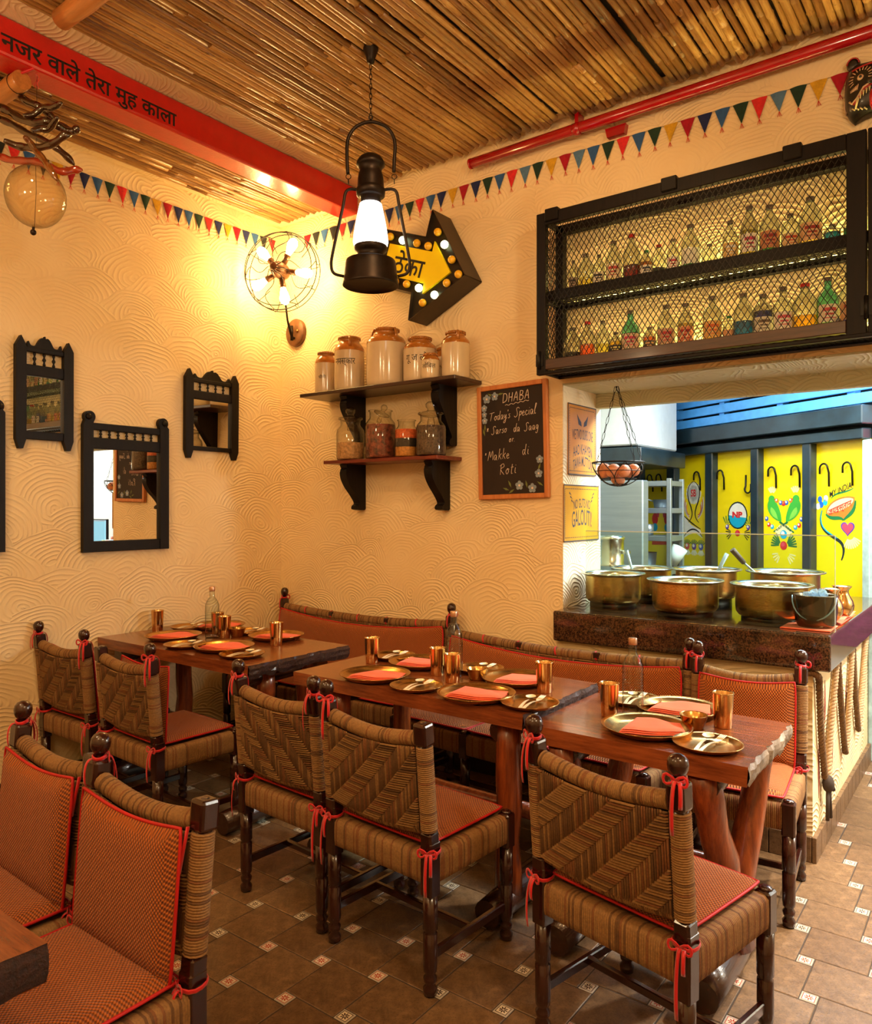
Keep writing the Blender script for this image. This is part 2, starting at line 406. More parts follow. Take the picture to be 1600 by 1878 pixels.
def stonetile():
    t = NT('brown_stone_tile'); oi = t.n('ShaderNodeObjectInfo'); v = t.coord('Object')
    f = t.noise(v, 26, 6, .7); sp = t.noise(v, 130, 4, .85)
    col = t.mix(t.ramp(f, .3, .7), lin((98,74,50)), lin((150,120,88)))
    col = t.mix(t.math('MULTIPLY', t.ramp(sp, .53, .66), .75), col, lin((52,38,26))); col = t.mix(t.math('MULTIPLY', t.ramp(t.noise(v, 9, 4), .5, .75), .4), col, lin((74,56,40)))
    tint = t.mix(oi.outputs['Random'], lin((214,205,196)), lin((255,250,240)))
    mm = t.n('ShaderNodeMix', data_type='RGBA', blend_type='MULTIPLY'); mm.inputs[0].default_value = 1; t.l(col, mm.inputs[6]); t.l(tint, mm.inputs[7])
    t.bsdf(mm.outputs[2], t.mixf(sp, .22, .5), 0, .45, 0, t.math('ADD', sp, f), .0012); return t.m
M_TILE = stonetile()
def insettile(name, ink):
    t = NT(name); c = t.n('ShaderNodeTexCoord'); sp = t.n('ShaderNodeSeparateXYZ'); t.l(c.outputs['Object'], sp.inputs[0])
    x, y = sp.outputs[0], sp.outputs[1]
    r = t.math('SQRT', t.math('ADD', t.math('MULTIPLY', x, x), t.math('MULTIPLY', y, y)))
    a = t.math('ARCTAN2', y, x)
    pet = t.math('MULTIPLY', t.math('ABSOLUTE', t.math('COSINE', t.math('MULTIPLY', a, 4.0))), .0145)
    flower = t.math('MULTIPLY', t.math('LESS_THAN', r, pet), t.math('GREATER_THAN', r, .003))
    m = t.math('MAXIMUM', t.math('ABSOLUTE', x), t.math('ABSOLUTE', y))
    ring = t.math('MULTIPLY', t.math('GREATER_THAN', m, .0165), t.math('LESS_THAN', m, .0185))
    f = t.math('MAXIMUM', flower, ring)
    oi = t.n('ShaderNodeObjectInfo')
    base = t.mix(oi.outputs['Random'], lin((206,190,164)), lin((226,216,196)))
    base = t.mix(t.math('GREATER_THAN', m, .0185), base, lin((178,166,150)))
    t.bsdf(t.mix(f, base, lin(ink)), .2, 0, .5, .3); return t.m
M_INS = [insettile('inset_tile_red_star', (170,40,26)), insettile('inset_tile_dark_star', (60,34,26))]
M_GROUT = plain('dark_grout', (66,54,44), .9, var=.1)
def bamboo():
    t = NT('bamboo_cane'); oi = t.n('ShaderNodeObjectInfo'); v = t.coord('Object', (30, 1.5, 30)); f = t.noise(v, 3, 5, .7)
    g = t.noise(t.coord('Object', (9, 3, 9)), 6, 4, .7)
    a = t.mix(oi.outputs['Random'], lin((146,100,50)), lin((222,178,108)))
    b = t.mix(oi.outputs['Random'], lin((104,64,26)), lin((184,128,62)))
    col = t.mix(t.ramp(f, .35, .65), b, a); col = t.mix(t.math('MULTIPLY', t.ramp(g, .60, .72), .75), col, lin((46,26,12)))
    t.bsdf(col, .3, 0, .5, .25, f, .0015); return t.m
M_BAM = bamboo()
M_BAMT = plain('tan_bamboo_pole', (190,122,62), .35, coat=.2, var=.12, stretch=(2,20,20), scale=3)
def cloth(name, rgb): return plain(name, rgb, .9, var=.12, scale=60)
# ================================================================ SETTING
XL, YB, XR, YF, ZC = -4.05, 3.60, 2.0, -1.6, 3.54
mb = MB(); mb.box((XL-.1, YF-.1, -.2), (XL, YB+.1, 3.6)); struct('wall_left', mb, M_WALLX)
mb = MB(); mb.box((XL-.1, YB, 0), (-1.87, YB+.46, 3.6)); mb.box((-1.87, YB, 2.15), (XR+.1, YB+.46, 3.6))
WB = struct('wall_back', mb, M_WALLY)
mb = MB(); mb.box((XR, YF-.1, -.2), (XR+.1, 6.6, 3.6)); struct('wall_right', mb, M_PLAIN)
mb = MB(); mb.box((XL-.1, YF-.1, -.2), (XR+.1, YF, 3.6)); struct('wall_front', mb, M_PLAIN)
mb = MB(); mb.box((-1.869, YB+.40, 2.06), (XR, YB+.459, 2.149)); mb.box((-1.869, YB+.004, 2.140), (XR, YB+.40, 2.149)); struct('trim_3', mb, plaster('combed_plaster_soffit_cool_light', (200,202,172), (214,214,186), 'y', .004, .5, .08, .018, .14))  # same plaster, its colour turned grey-green to stand in for cool kitchen light
mb = MB(); mb.box((-1.872, YB+.002, .968), (-1.866, YB+.46, 2.14)); struct('trim_4', mb, plaster('combed_plaster_pillar', (232,216,180), (240,226,192), 'x', .003, .36, .10, .022, .15))
# plaster cove strips that meet the bamboo
def ragged(y0, y1, n, a, seed):
    rr = random.Random(seed); return [(y0+(y1-y0)*i/n, a*(rr.random()-.5)) for i in range(n+1)]
# ---- floor : pinwheel of big stone tiles and small printed inset tiles
mb = MB(); mb.box((XL-.1, YF-.1, -.12), (XR+.1, 7.2, -.0022)); FLOOR = struct('floor', mb, M_GROUT)
S_, Q_, OX, OY = .2045, .05, -1.8167, 1.7896
bigm = MB().rbox((-(S_-.0035)/2, -(S_-.0035)/2, -.012), ((S_-.0035)/2, (S_-.0035)/2, 0), .0022).mesh('tile', M_TILE)
insm = [MB().rbox((-(Q_-.0025)/2, -(Q_-.0025)/2, -.012), ((Q_-.0025)/2, (Q_-.0025)/2, 0), .0012).mesh('inset_tile', m) for m in M_INS]
cand = []; candi = []
def seen(x, y):
    f = -.6*x+.8*y; r = .8*x+.6*y
    if f < .3: return 0
    u = 800+1397*r/f; v = 930+1397*1.5/f
    if u < -60 or u > 1660 or v > 1930: return 0
    return 1/(f*f)
for i in range(-40, 60):
    for j in range(-40, 60):
        ix = OX+i*S_-j*Q_; iy = OY+i*Q_+j*S_
        bx = ix-S_/2-Q_/2; by = iy+S_/2-Q_/2
        for (x, y, h, lst) in ((bx, by, S_/2, cand), (ix, iy, Q_/2, candi)):
            if x-h < XL or x+h > XR or y-h < YF or y+h > 6.9: continue
            if x+h < -.66 and y-h > 3.53: continue
            lst.append((seen(x, y), x, y, i, j))
rest = MB(); resti = MB()
for lst, nm in ((cand, 'tile'), (candi, 'inset_tile')):
    lst.sort(key=lambda q: -q[0])
    for n, (w, x, y, i, j) in enumerate(lst):
        dz = random.uniform(-.0007, .0)
        if w > 0 and n < 295:
            linkmesh(nm, bigm if nm == 'tile' else insm[0 if (i*7+j*3) % 5 in (0, 2, 3) else 1], FLOOR, (x, y, dz), (random.uniform(-.002, .002), random.uniform(-.002, .002), 0))
        else:
            h = (S_-.0035)/2 if nm == 'tile' else (Q_-.0025)/2
            (rest if nm == 'tile' else resti).box((x-h, y-h, -.012), (x+h, y+h, dz))
part('distant_tiles', rest, M_TILE, FLOOR, kind='stuff')
part('distant_inset_tiles', resti, plain('inset_tile_cream', (205,192,168), .25), FLOOR, kind='stuff')
# ---- skirting along the walls
mb = MB(); mb.rbox((XL, YF, 0), (XL+.014, YB, .11), .003); struct('baseboard_left', mb, plain('dark_skirting_tile', (58,40,28), .4, var=.2))
mb = MB(); mb.rbox((XL+.014, YB-.014, 0), (-1.87, YB, .11), .003); struct('baseboard_back', mb, bpy.data.materials['dark_skirting_tile'])
# ---- ceiling : plaster slab with rows of split bamboo under it
mb = MB(); mb.box((-3.47, YF-.1, ZC), (XR+.1, YB+.1, ZC+.1)); mb.box((XL-.1, YF-.1, 3.45), (-3.47, YB+.1, ZC+.1))
CEIL = struct('ceiling', mb, M_WALLZ)
def cane(seed, L=1.0, r=.0165):
    rr = random.Random(seed); mb = MB(); pts = []; rad = []; y = 0; nodes = []; yy = rr.uniform(.06, .2)
    while yy < L-.02: nodes.append(yy); yy += rr.uniform(.17, .26)
    st = [(0, 1.0)]
    for q in nodes: st += [(q-.012, .97), (q-.003, 1.12), (q+.003, 1.12), (q+.012, .98)]
    st.append((L, 1.0)); bx = rr.uniform(-.006, .006); 
    for (q, k) in st: pts.append((bx*math.sin(q/L*PI), q, rr.uniform(-.0008, .0008))); rad.append(r*k)
    mb.tube(pts, rad, 7); return mb.mesh('bamboo_cane', M_BAM)
CANES = [cane(100+i) for i in range(9)]
rr = random.Random(5)
def cane_at(x, y0, y1, z):
    o = linkmesh('bamboo_cane', rr.choice(CANES), CEIL, (x, y0, z), (rr.uniform(-.003, .003), rr.choice((0, PI/4, 1.1, 2.2, 3.0)), 0))
    k = rr.uniform(.86, 1.1); o.scale = (k, (y1-y0), k)
x = -3.135
while x < .9:
    yend = 3.555+rr.uniform(-.03, .02)
    ys = 1.0 if x < -1.6 else 1.5
    z = ZC-.020+rr.uniform(-.005, .002)
    if x < -.25:
        c = rr.uniform(ys+.5, yend-.35)
        cane_at(x, ys-rr.uniform(0, .2), c, z); cane_at(x+rr.uniform(-.004, .004), c-.03, yend, z-rr.uniform(.0, .007))
    else: cane_at(x, ys, yend, z)
    x += rr.uniform(.0305, .035) + (.012 if rr.random() < .06 else 0)
x = -3.925
while x < -3.48:
    c = rr.uniform(1.7, 3.0); z = 3.45-.019
    cane_at(x, 1.1, c, z+rr.uniform(-.003, .003)); cane_at(x, c-.03, 3.5+rr.uniform(-.025, .025), z+rr.uniform(-.006, .002)); x += rr.uniform(.027, .031)
# dark sheet that paints in the shade of the gaps between the canes
mb = MB(); mb.box((-3.14, .9, ZC-.004), (.9, 3.53, ZC-.001)); mb.box((-3.935, 1.0, 3.446), (-3.478, 3.47, 3.449)); part('cane_gap_shade', mb, plain('dark_cane_gap_shade', (40,26,14), .95, var=.2), CEIL)
# ragged plaster edges overlapping the cane ends
def edge_strip(name, pts, z0, z1):
    pass
# ---- red beam with the painted line
mb = MB(); mb.rbox((-3.47, YF, 3.372), (-3.32, YB, 3.535), .012, seg=2); BEAM = struct('beam', mb, M_RED); BEAM['label'] = 'red painted ceiling beam with black Hindi lettering'
mb = MB(); put_text(mb, 'नजर वाले तेरा मुह काला', .83, lambda x, y: (-3.3188, 1.435+x, 3.398+y*1.0), bold=.016, center=False); part('lettering', mb, M_INK, BEAM)
# ---- counter opening: kitchen beyond
P0 = Vector((-.675, 5.17, 0)); RZ = math.atan2(-.532, .846)
mb = MB(); mb.box((-3.2, .05, 0), (.02, .12, 2.7)); KW = struct('wall_kitchen', mb, plain('dark_cavity', (16,24,30), .8)); KW.location = P0; KW.rotation_euler = (0, 0, RZ)
PAN = [(-.367, 0), (-.815, -.466), (-1.27, -.917), (-1.708, -1.382), (-2.16, -1.838)]
def circ(cx, cy, rx, ry=None, n=20, a0=0, a1=2*PI):
    ry = ry or rx; return [(cx+rx*math.cos(a0+(a1-a0)*i/n), cy+ry*math.sin(a0+(a1-a0)*i/n)) for i in range(n)]
PANELS = []
for (a, b) in PAN:
    mb = MB(); mb.rbox((a-.03, .02, .3), (b+(.03 if b < 0 else 0), .05, 1.93), .002); PANELS.append(part('yellow_panel', mb, M_YEL, KW))
for (a, b) in [(-.466, -.367), (-.917, -.815), (-1.382, -1.27), (-1.838, -1.708), (-2.33, -2.16)]:
    mb = MB(); mb.rbox((a+.025, -.035, .3), (b-.005, .03, 1.915), .006); part('timber_post', mb, M_NAVY, KW)
mb = MB(); mb.rbox((-3.0, -.05, 1.906), (.02, .03, 1.972), .006); part('timber_rail', mb, M_NAVY, KW)
mb = MB(); mb.rbox((-2.42, -.09, 1.992), (.05, .03, 2.105), .006); part('timber_header', mb, M_NAVY, KW)
for k in range(7):
    mb = MB(); mb.rbox((-2.36, -.05, 2.115+k*.079), (.6, -.032, 2.115+k*.079+.064), .003); part('blue_slat', mb, M_SLAT, KW)
for q in (-2.25, -1.72, -1.2, -.65, -.1):
    mb = MB(); mb.box((q, -.032, 2.105), (q+.05, .02, 2.7)); part('slat_batten', mb, M_SLAT, KW)
mb = MB(); mb.rbox((.0, -.03, .0), (.05, .05, 1.9), .004); part('pale_trim_post', mb, plain('pale_green_trim', (168,196,190), .4), KW)
# painted decorations (flat paint on the panels, .6 mm proud)
def PT(x, y, d): return (x, .02-.0003-d*.0004, y)
def motif(panel, polys, mat, lay=1):
    mb = MB()
    for p in polys: mb.prism(p, 0, lay, PT)
    return part('painted_motif', mb, mat, panel)
def stroke(pts, w):
    L = []; R = []
    n = len(pts)
    for i, (x, y) in enumerate(pts):
        x0, y0 = pts[max(i-1, 0)]; x1, y1 = pts[min(i+1, n-1)]
        l = math.hypot(x1-x0, y1-y0) or 1; nx, ny = -(y1-y0)/l, (x1-x0)/l
        ww = w*(w_taper(i, n)); L.append((x+nx*ww, y+ny*ww)); R.append((x-nx*ww, y-ny*ww))
    return L+R[::-1]
def w_taper(i, n): return .35+.65*math.sin(PI*(i+.3)/(n-.4)) if n > 3 else 1
def bez(p0, p1, p2, p3, n=10):
    o = []
    for i in range(n+1):
        t = i/n; a = (1-t)**3; b = 3*t*(1-t)**2; c = 3*t*t*(1-t); d = t**3
        o.append((a*p0[0]+b*p1[0]+c*p2[0]+d*p3[0], a*p0[1]+b*p1[1]+c*p2[1]+d*p3[1]))
    return o
PA = {k: plain('panel_paint_'+k, v, .45, var=.04) for k, v in dict(white=(236,238,226), dark=(20,40,40), red=(206,40,44), pink=(216,70,96), green=(60,170,60), lime=(130,206,80), dkgreen=(20,110,60), cyan=(20,168,206), blue=(30,90,190), black=(24,22,22), orange=(232,120,40), cream=(240,228,170), purple=(90,60,160)).items()}
def flower(px, py, r, ca, cb, panel):
    motif(panel, [circ(px, py, r, n=12)], PA[ca], 3); motif(panel, [circ(px-.2*r, py+.25*r, r*.5, n=10)], PA[cb], 4)
def spray(px, py, r0, r1, angs, w, col, panel, lay=2):
    motif(panel, [stroke([(px+r0*math.cos(a), py+r0*math.sin(a)), (px+(r0+r1)/2*math.cos(a), py+(r0+r1)/2*math.sin(a)), (px+r1*math.cos(a), py+r1*math.sin(a)), (px+r1*1.02*math.cos(a), py+r1*1.02*math.sin(a))], w) for a in angs], PA[col], lay)
# panel 3: round badge
p = PANELS[2]; cx = -1.07
motif(p, [circ(cx, 1.44, .098, .1)], PA['dark'], 1); motif(p, [circ(cx, 1.44, .087, .089)], PA['white'], 2)
motif(p, [circ(cx, 1.44, .087, .089, 16, PI, 2*PI)], PA['cyan'], 3)
mb = MB(); put_text(mb, 'NP', .10, lambda x, y: (cx+x, .02-.003, 1.425+y*.75), bold=.05); part('painted_lettering', mb, PA['red'], p)
for sgn in (-1, 1):
    spray(cx+sgn*.11, 1.36, .02, .075, [PI/2+sgn*q for q in (-.5, -.1, .3, .7, 1.2)], .004, 'dkgreen', p)
    spray(cx+sgn*.05, 1.315, .02, .07, [PI/2+sgn*(1.2+.3*q)*-1 for q in range(5)], .004, 'dark', p)
    flower(cx+sgn*.105, 1.355, .018, 'purple', 'white', p)
flower(cx, 1.31, .024, 'red', 'pink', p)
# panel 2: two parrots under a garland
p = PANELS[1]; cx = -.642
for sgn in (-1, 1):
    f = lambda L: [(cx+sgn*x, y) for x, y in L][::(1 if sgn > 0 else -1)]
    motif(p, [f(bez((.10,1.56),(.17,1.55),(.16,1.43),(.03,1.40))+bez((.02,1.395),(.012,1.45),(.045,1.51),(.082,1.56)))], PA['green'], 2)
    motif(p, [f(circ(.105, 1.555, .028, .026, 14))], PA['green'], 3)
    motif(p, [f(bez((.11,1.50),(.13,1.47),(.10,1.43),(.045,1.415))+bez((.05,1.42),(.06,1.455),(.08,1.49),(.11,1.50)))], PA['lime'], 3)
    motif(p, [f(bez((.03,1.405),(-.02,1.38),(-.06,1.35),(-.09,1.335))+[(-.085,1.327),(-.05,1.34),(-.01,1.365),(.04,1.395)])], PA['dkgreen'], 2)
    motif(p, [f([(.08,1.56),(.062,1.553),(.08,1.548)])], PA['red'], 4)
    spray(cx+sgn*.10, 1.58, .02, .06, [PI/2+q*.3 for q in range(-2, 3)], .006, 'cream', p)
    for k, (dx, dy, c1) in enumerate(((.06,1.545,'orange'),(.025,1.53,'blue'),(.15,1.42,'blue'),(.13,1.38,'red'),(.10,1.365,'cyan'))): flower(cx+sgn*dx, dy, .016, c1, 'white', p)
    spray(cx+sgn*.02, 1.24, .02, .09, [PI/2-sgn*(.5+.22*q) for q in range(6)], .006, 'dkgreen', p)
    spray(cx+sgn*.02, 1.19, .03, .08, [-PI/2+sgn*(.5+.3*q) for q in range(4)], .005, 'cream', p)
flower(cx, 1.525, .018, 'red', 'orange', p)
spray(cx, 1.31, .02, .075, [q*.35 for q in range(0, 10)], .009, 'cream', p); flower(cx, 1.315, .03, 'cyan', 'white', p); flower(cx, 1.24, .03, 'red', 'pink', p)
# panel 1: flag-like banner, heart and snake
p = PANELS[0]; cx = -.185
mb = MB(); put_text(mb, 'MY INDIA', .16, lambda x, y: (cx-.005+x, .02-.003, 1.59+x*.38+y*1.5), bold=.01); part('painted_lettering', mb, PA['black'], p)
motif(p, [stroke(bez((-.26,1.555),(-.22,1.60),(-.17,1.58),(-.10,1.615),12), .006)], PA['dkgreen'], 2)
motif(p, [bez((-.30,1.47),(-.28,1.56),(-.14,1.58),(-.09,1.56),12)+bez((-.09,1.55),(-.08,1.47),(-.14,1.44),(-.17,1.42),8)+bez((-.18,1.42),(-.24,1.45),(-.27,1.42),(-.30,1.46),8)], PA['orange'], 1)
motif(p, [bez((-.29,1.47),(-.27,1.545),(-.14,1.57),(-.10,1.55),12)+bez((-.10,1.54),(-.11,1.50),(-.20,1.47),(-.285,1.46),8)], PA['cream'], 2)
motif(p, [stroke(bez((-.30,1.455),(-.26,1.41),(-.20,1.45),(-.17,1.42),8), .012), stroke(bez((-.17,1.42),(-.12,1.46),(-.09,1.47),(-.085,1.54),8), .012)], PA['dkgreen'], 3)
mb = MB(); put_text(mb, 'जयइस्तान', .17, lambda x, y: (-.195+x, .02-.004, 1.478+x*.38+y*1.25), bold=.01); part('painted_lettering', mb, PA['red'], p)
motif(p, [stroke(bez((-.33,1.48),(-.37,1.36),(-.29,1.34),(-.22,1.30),10)+bez((-.21,1.295),(-.16,1.27),(-.16,1.22),(-.185,1.17),8), .011)], PA['dark'], 2)
motif(p, [stroke(bez((-.33,1.48),(-.365,1.36),(-.285,1.345),(-.215,1.305),10), .004)], PA['cyan'], 3)
for (x, y, c1) in ((-.335,1.515,'blue'),(-.305,1.53,'cyan'),(-.345,1.55,'blue'),(-.36,1.505,'white'),(-.30,1.555,'white')): motif(p, [circ(x, y, .017, .021, 10)], PA[c1], 3)
def heart(x, y, s): return [(x+s*.0625*(16*math.sin(t)**3), y+s*.0625*(13*math.cos(t)-5*math.cos(2*t)-2*math.cos(3*t)-math.cos(4*t))) for t in [2*PI*i/24 for i in range(24)]][::-1]
motif(p, [heart(-.14, 1.37, .05)], PA['purple'], 3); motif(p, [heart(-.14, 1.37, .040)], PA['pink'], 4)
spray(-.125, 1.33, .03, .085, [-PI/2-.5+.2*q for q in range(9)], .005, 'cream', p)
# panel 4: winged teardrop monogram, row of flowers ; panel 5: red and blue plume
p = PANELS[3]; cx = -1.545
spray(cx, 1.61, .03, .085, [q*.4 for q in range(16)], .014, 'white', p); motif(p, [circ(cx, 1.61, .055, .065, 18)], PA['white'], 2)
mb = MB(); put_text(mb, 'SB', .06, lambda x, y: (cx+x, .02-.003, 1.585+y*1.3), bold=.03); part('painted_lettering', mb, PA['red'], p)
for sgn in (-1, 1):
    f = lambda L: [(cx+sgn*x, y) for x, y in L][::(1 if sgn > 0 else -1)]
    motif(p, [f(stroke(bez((.01,1.70),(.09,1.66),(.08,1.58),(.03,1.50),10)+bez((.028,1.49),(.0,1.44),(.03,1.40),(.06,1.38),6), .006))], PA['black'], 3)
    for k in range(4): motif(p, [f(stroke(bez((.11-.01*k,1.58-.02*k),(.12-.01*k,1.50),(.09,1.44),(.05,1.41+.01*k),8), .008))], PA['white' if k % 2 == 0 else 'orange'], 2)
motif(p, [[(cx-.13,1.44),(cx-.03,1.36),(cx+.08,1.32),(cx+.10,1.26),(cx+.02,1.30),(cx-.06,1.28),(cx-.12,1.25)]], PA['white'], 2)
motif(p, [stroke(bez((cx-.12,1.26),(cx-.06,1.33),(cx+.02,1.36),(cx+.10,1.27),10), .006), stroke(bez((cx-.13,1.44),(cx-.07,1.40),(cx+.0,1.36),(cx+.08,1.33),10), .005)], PA['black'], 3)
for k, c1 in enumerate(('pink', 'purple', 'blue')):
    spray(cx-.075+.08*k, 1.19, .02, .055, [PI/2-.9+.3*q for q in range(7)], .004, 'dkgreen', p); spray(cx-.075+.08*k, 1.18, .02, .06, [-PI/2-.6+.3*q for q in range(5)], .005, 'white', p); flower(cx-.075+.08*k, 1.19, .026, c1, 'white', p)
p = PANELS[4]; cx = -1.95
for sgn in (-1, 1):
    motif(p, [[(cx+sgn*.01,1.52),(cx+sgn*.06,1.53),(cx+sgn*.06,1.43),(cx+sgn*.03,1.41)][::sgn]], PA['pink'], 2); motif(p, [circ(cx+sgn*.08, 1.40, .04, .05, 12)], PA['red'], 2); motif(p, [circ(cx+sgn*.08, 1.33, .035, .035, 12)], PA['cyan'], 3)
motif(p, [[(cx-.12,1.22),(cx+.12,1.23),(cx+.12,1.19),(cx-.12,1.18)]], PA['red'], 2)
# bent iron hooks on the panels
def hook(panel, x, z0, z1, flip=False):
    pts = [(x, .012, z0), (x, .010, z0+(z1-z0)*.6)]; w = .030; zc = z1-w
    pts += [(x-w+w*math.cos(a), .0, zc+w*math.sin(a)) for a in [PI*i/8 for i in range(9)]] + [(x-2*w, 0, zc-.035)]
    if flip: pts = [(2*x-px, py, z0+z1-pz) for px, py, pz in pts]
    part('iron_hook', MB().tube(pts, .0062, 6), M_IRON, panel)
for pi_, xs in ((0, (-.27, -.10)), (1, (-.70, -.50)), (2, (-1.20,)), (3, (-1.46,)), (4, (-2.05, -1.93))):
    for x in xs: hook(PANELS[pi_], x, 1.63, 1.775)
hook(PANELS[2], -.98, 1.60, 1.73, True)
# kitchen shell
mb = MB(); mb.box((-2.75, YB+.46, 0), (-2.6, 6.7, 2.7)); struct('wall_kitchen_left', mb, plain('grey_tile_kitchen', (150,160,158), .5))
mb = MB(); mb.box((-.62, 5.2, 0), (XR+.1, 5.3, 2.7)); struct('wall_corridor_end', mb, M_WHITE)
mb = MB(); mb.box((-2.75, YB+.46, 2.6), (XR+.1, 7.2, 2.7)); struct('ceiling_kitchen', mb, M_WHITE)
mb = MB(); mb.rbox((-2.59, 5.05, 1.93), (-2.05, 5.85, 2.58), .01); solo('extractor_box', mb, M_WHITE, 'white boxed duct above the steel panel in kitchen corner', 'duct')
mb = MB(); mb.rbox((-2.6, 5.0, 1.80), (-2.0, 5.9, 1.915), .006); struct('trim_1', mb, M_NAVY)
# ================================================================ CHAIRS
def weave_mesh(W, z0, z1, sgn=1, pitch=.0076, P=20):
    nx = int(W/pitch); nz = int((z1-z0)/pitch); mb = MB(); half = P//2
    def top(i, j):   # i row (z), j column (x); True = the level rope lies on top
        return ((j - sgn*i) % P) < half
    r = pitch*.385
    for face in (-1, 1):
        yo = face*.0215
        sag = lambda j: -.018*math.sin(PI*(j+.5)/nx)
        def run(a0, a1, c, level):
            mb.cur = random.choice((0, 0, 0, 1, 2)) if level else random.choice((0, 1, 1, 2))
            h = .0060 if level else .0034; st = []
            e = min(.004, (a1-a0)*.3)
            for q, hh in ((a0, -.0025), (a0+e, h), (a1-e, h), (a1, -.0025)):
                for s_, y in ((-1, -.002), (0, hh), (1, -.002)):
                    yy = yo+face*(y if s_ else hh)
                    if level: st.append((q-W/2, yy, c+s_*r+sag(q/pitch)))
                    else: st.append((c+s_*r-W/2, yy, q+sag(c/pitch)))
            fs = []
            for k in range(3):
                for s_ in range(2):
                    a = k*3+s_; f = (a, a+1, a+4, a+3)
                    fs.append(f if (face > 0) != level else tuple(reversed(f)))
            mb.add(st, fs, True)
        for i in range(nz):
            j = 0
            while j < nx:
                if top(i, j):
                    k = j
                    while k < nx and top(i, k): k += 1
                    run(j*pitch-.001, k*pitch+.001, z0+(i+.5)*pitch+random.uniform(-.0005, .0005), True); j = k
                else: j += 1
        for j in range(nx):
            i = 0
            while i < nz:
                if not top(i, j):
                    k = i
                    while k < nz and not top(k, j): k += 1
                    run(z0+i*pitch-.001, z0+k*pitch+.001, (j+.5)*pitch+random.uniform(-.0005, .0005), False); i = k
                else: i += 1
    return mb
def ripple_tube(pts, r, seg=10, amp=.0014):
    """rope wound round a rail : one swelling per turn, turns of slightly different tone"""
    P = [Vector(p) for p in pts]; L = sum((P[i+1]-P[i]).length for i in range(len(P)-1)); n = max(4, int(L/.0062)); Q = []; d = [0]
    for i in range(len(P)-1): d.append(d[-1]+(P[i+1]-P[i]).length)
    k = 0; N = n*4
    for j in range(N+1):
        s = L*j/N
        while k < len(P)-2 and d[k+1] < s: k += 1
        Q.append(P[k].lerp(P[k+1], (s-d[k])/max(1e-9, d[k+1]-d[k])))
    mb = MB().tube(Q, [r+amp*(1, .55, -1.6, .55)[(j+2) % 4] for j in range(N+1)], seg)
    tone = [random.choice((0, 0, 0, 0, 0, 0, 1, 2)) for _ in range(n+1)]
    for q in range(N*seg): mb.mi[q] = tone[min(n, (q//seg)//4)]
    return mb
def interp(a, b, n): return [tuple(a[k]+(b[k]-a[k])*i/n for k in range(3)) for i in range(n+1)]
RX = lambda p, ang: p
def cushion_mesh(w, h, t, sag=0.0, n=14):
    """pillow lying in local x (w) / y (h), thickness t along z ; sag pulls the far edge in"""
    mb = MB()
    def f(u, v, s):
        x = (u-.5)*w; y = (v-.5)*h
        ed = min(1, 5*min(u, 1-u, v, 1-v)); b = math.sqrt(max(0, 1-(1-ed)**2))
        y -= sag*(4*u*(1-u))*v
        cr = 1-.02*(abs(2*u-1)**6)*(abs(2*v-1)**6)
        return (x*cr, y*cr, s*(t/2*b))
    mb.grid(n, n, lambda u, v: f(u, v, 1)); mb.grid(n, n, lambda u, v: f(u, v, -1), flip=True)
    ring = [f(q, 0, 0) for q in [i/16 for i in range(16)]]+[f(1, i/16, 0) for i in range(16)]+[f(1-i/16, 1, 0) for i in range(16)]+[f(0, 1-i/16, 0) for i in range(16)]
    pp = MB().tube(ring, .0042, 6, closed=True)
    return mb, pp
def xf(mb, M): mb.v = [tuple(M @ Vector(p)) for p in mb.v]; return mb
def ribbon(c, r, tails, seedv=0, bow=True):
    """red tape tied round a post at c (local), with loose tails"""
    rr = random.Random(seedv); mb = MB(); x, y, z = c
    mb.tube([(x+r*math.cos(a), y+r*math.sin(a), z+.003*math.sin(2*a)) for a in [2*PI*i/14 for i in range(14)]], .0044, 6, closed=True, flat=(1.3, .35))
    for (ang, L) in tails:
        dx, dy = math.cos(ang), math.sin(ang); pts = []
        for i in range(8):
            t = i/7; pts.append((x+dx*(r+.004+.02*math.sin(t*2.2)), y+dy*(r+.004+.02*math.sin(t*2.2)), z+.006*math.sin(t*5)-L*t**1.3))
        mb.tube(pts, .0048, 5, flat=(.3, 1.1))
    if bow:
        a = tails[0][0] if tails else 0; dx, dy = math.cos(a), math.sin(a)
        for s in (-1, 1):
            pts = [(x+dx*(r+.003)+s*(-dy)*.03*math.sin(PI*i/8), y+dy*(r+.003)+s*dx*.03*math.sin(PI*i/8), z+.012*math.sin(2*PI*i/8)+.002) for i in range(9)]
            mb.tube(pts, .0032, 5, flat=(1.3, .4))
    return mb
RAKE = .038
def rearpost(x, knob=True):
    mb = MB(); q = lambda z: -RAKE*max(0, (z-.45)/.45)
    prof = [(.012,0),(.021,.004),(.023,.022),(.014,.035),(.020,.042),(.022,.055),(.014,.066),(.021,.074),(.0225,.09),(.0225,.19),(.017,.196),(.0235,.204),(.0235,.31)]
    mb.lathe(prof, 14, Matrix.Translation((x, 0, 0)))
    mb.rbox((x-.0235, -.0235, .305), (x+.0235, .0235, .475), .005)
    M = Matrix.Translation((x, 0, .45)) @ Matrix.Rotation(RAKE/.45, 4, 'X')
    mb.rbox((-.0225, -.0225, .0), (.0225, .0225, .055), .006, M)
    mb.lathe([(.021,.05),(.021,.33)], 10, M)
    mb.rbox((-.0245, -.0245, .325), (.0245, .0245, .395), .008, M, 2)
    if not knob: mb.lathe([(.010,.394),(.010,.396),(.002,.3955)], 10, M)
    return mb, M
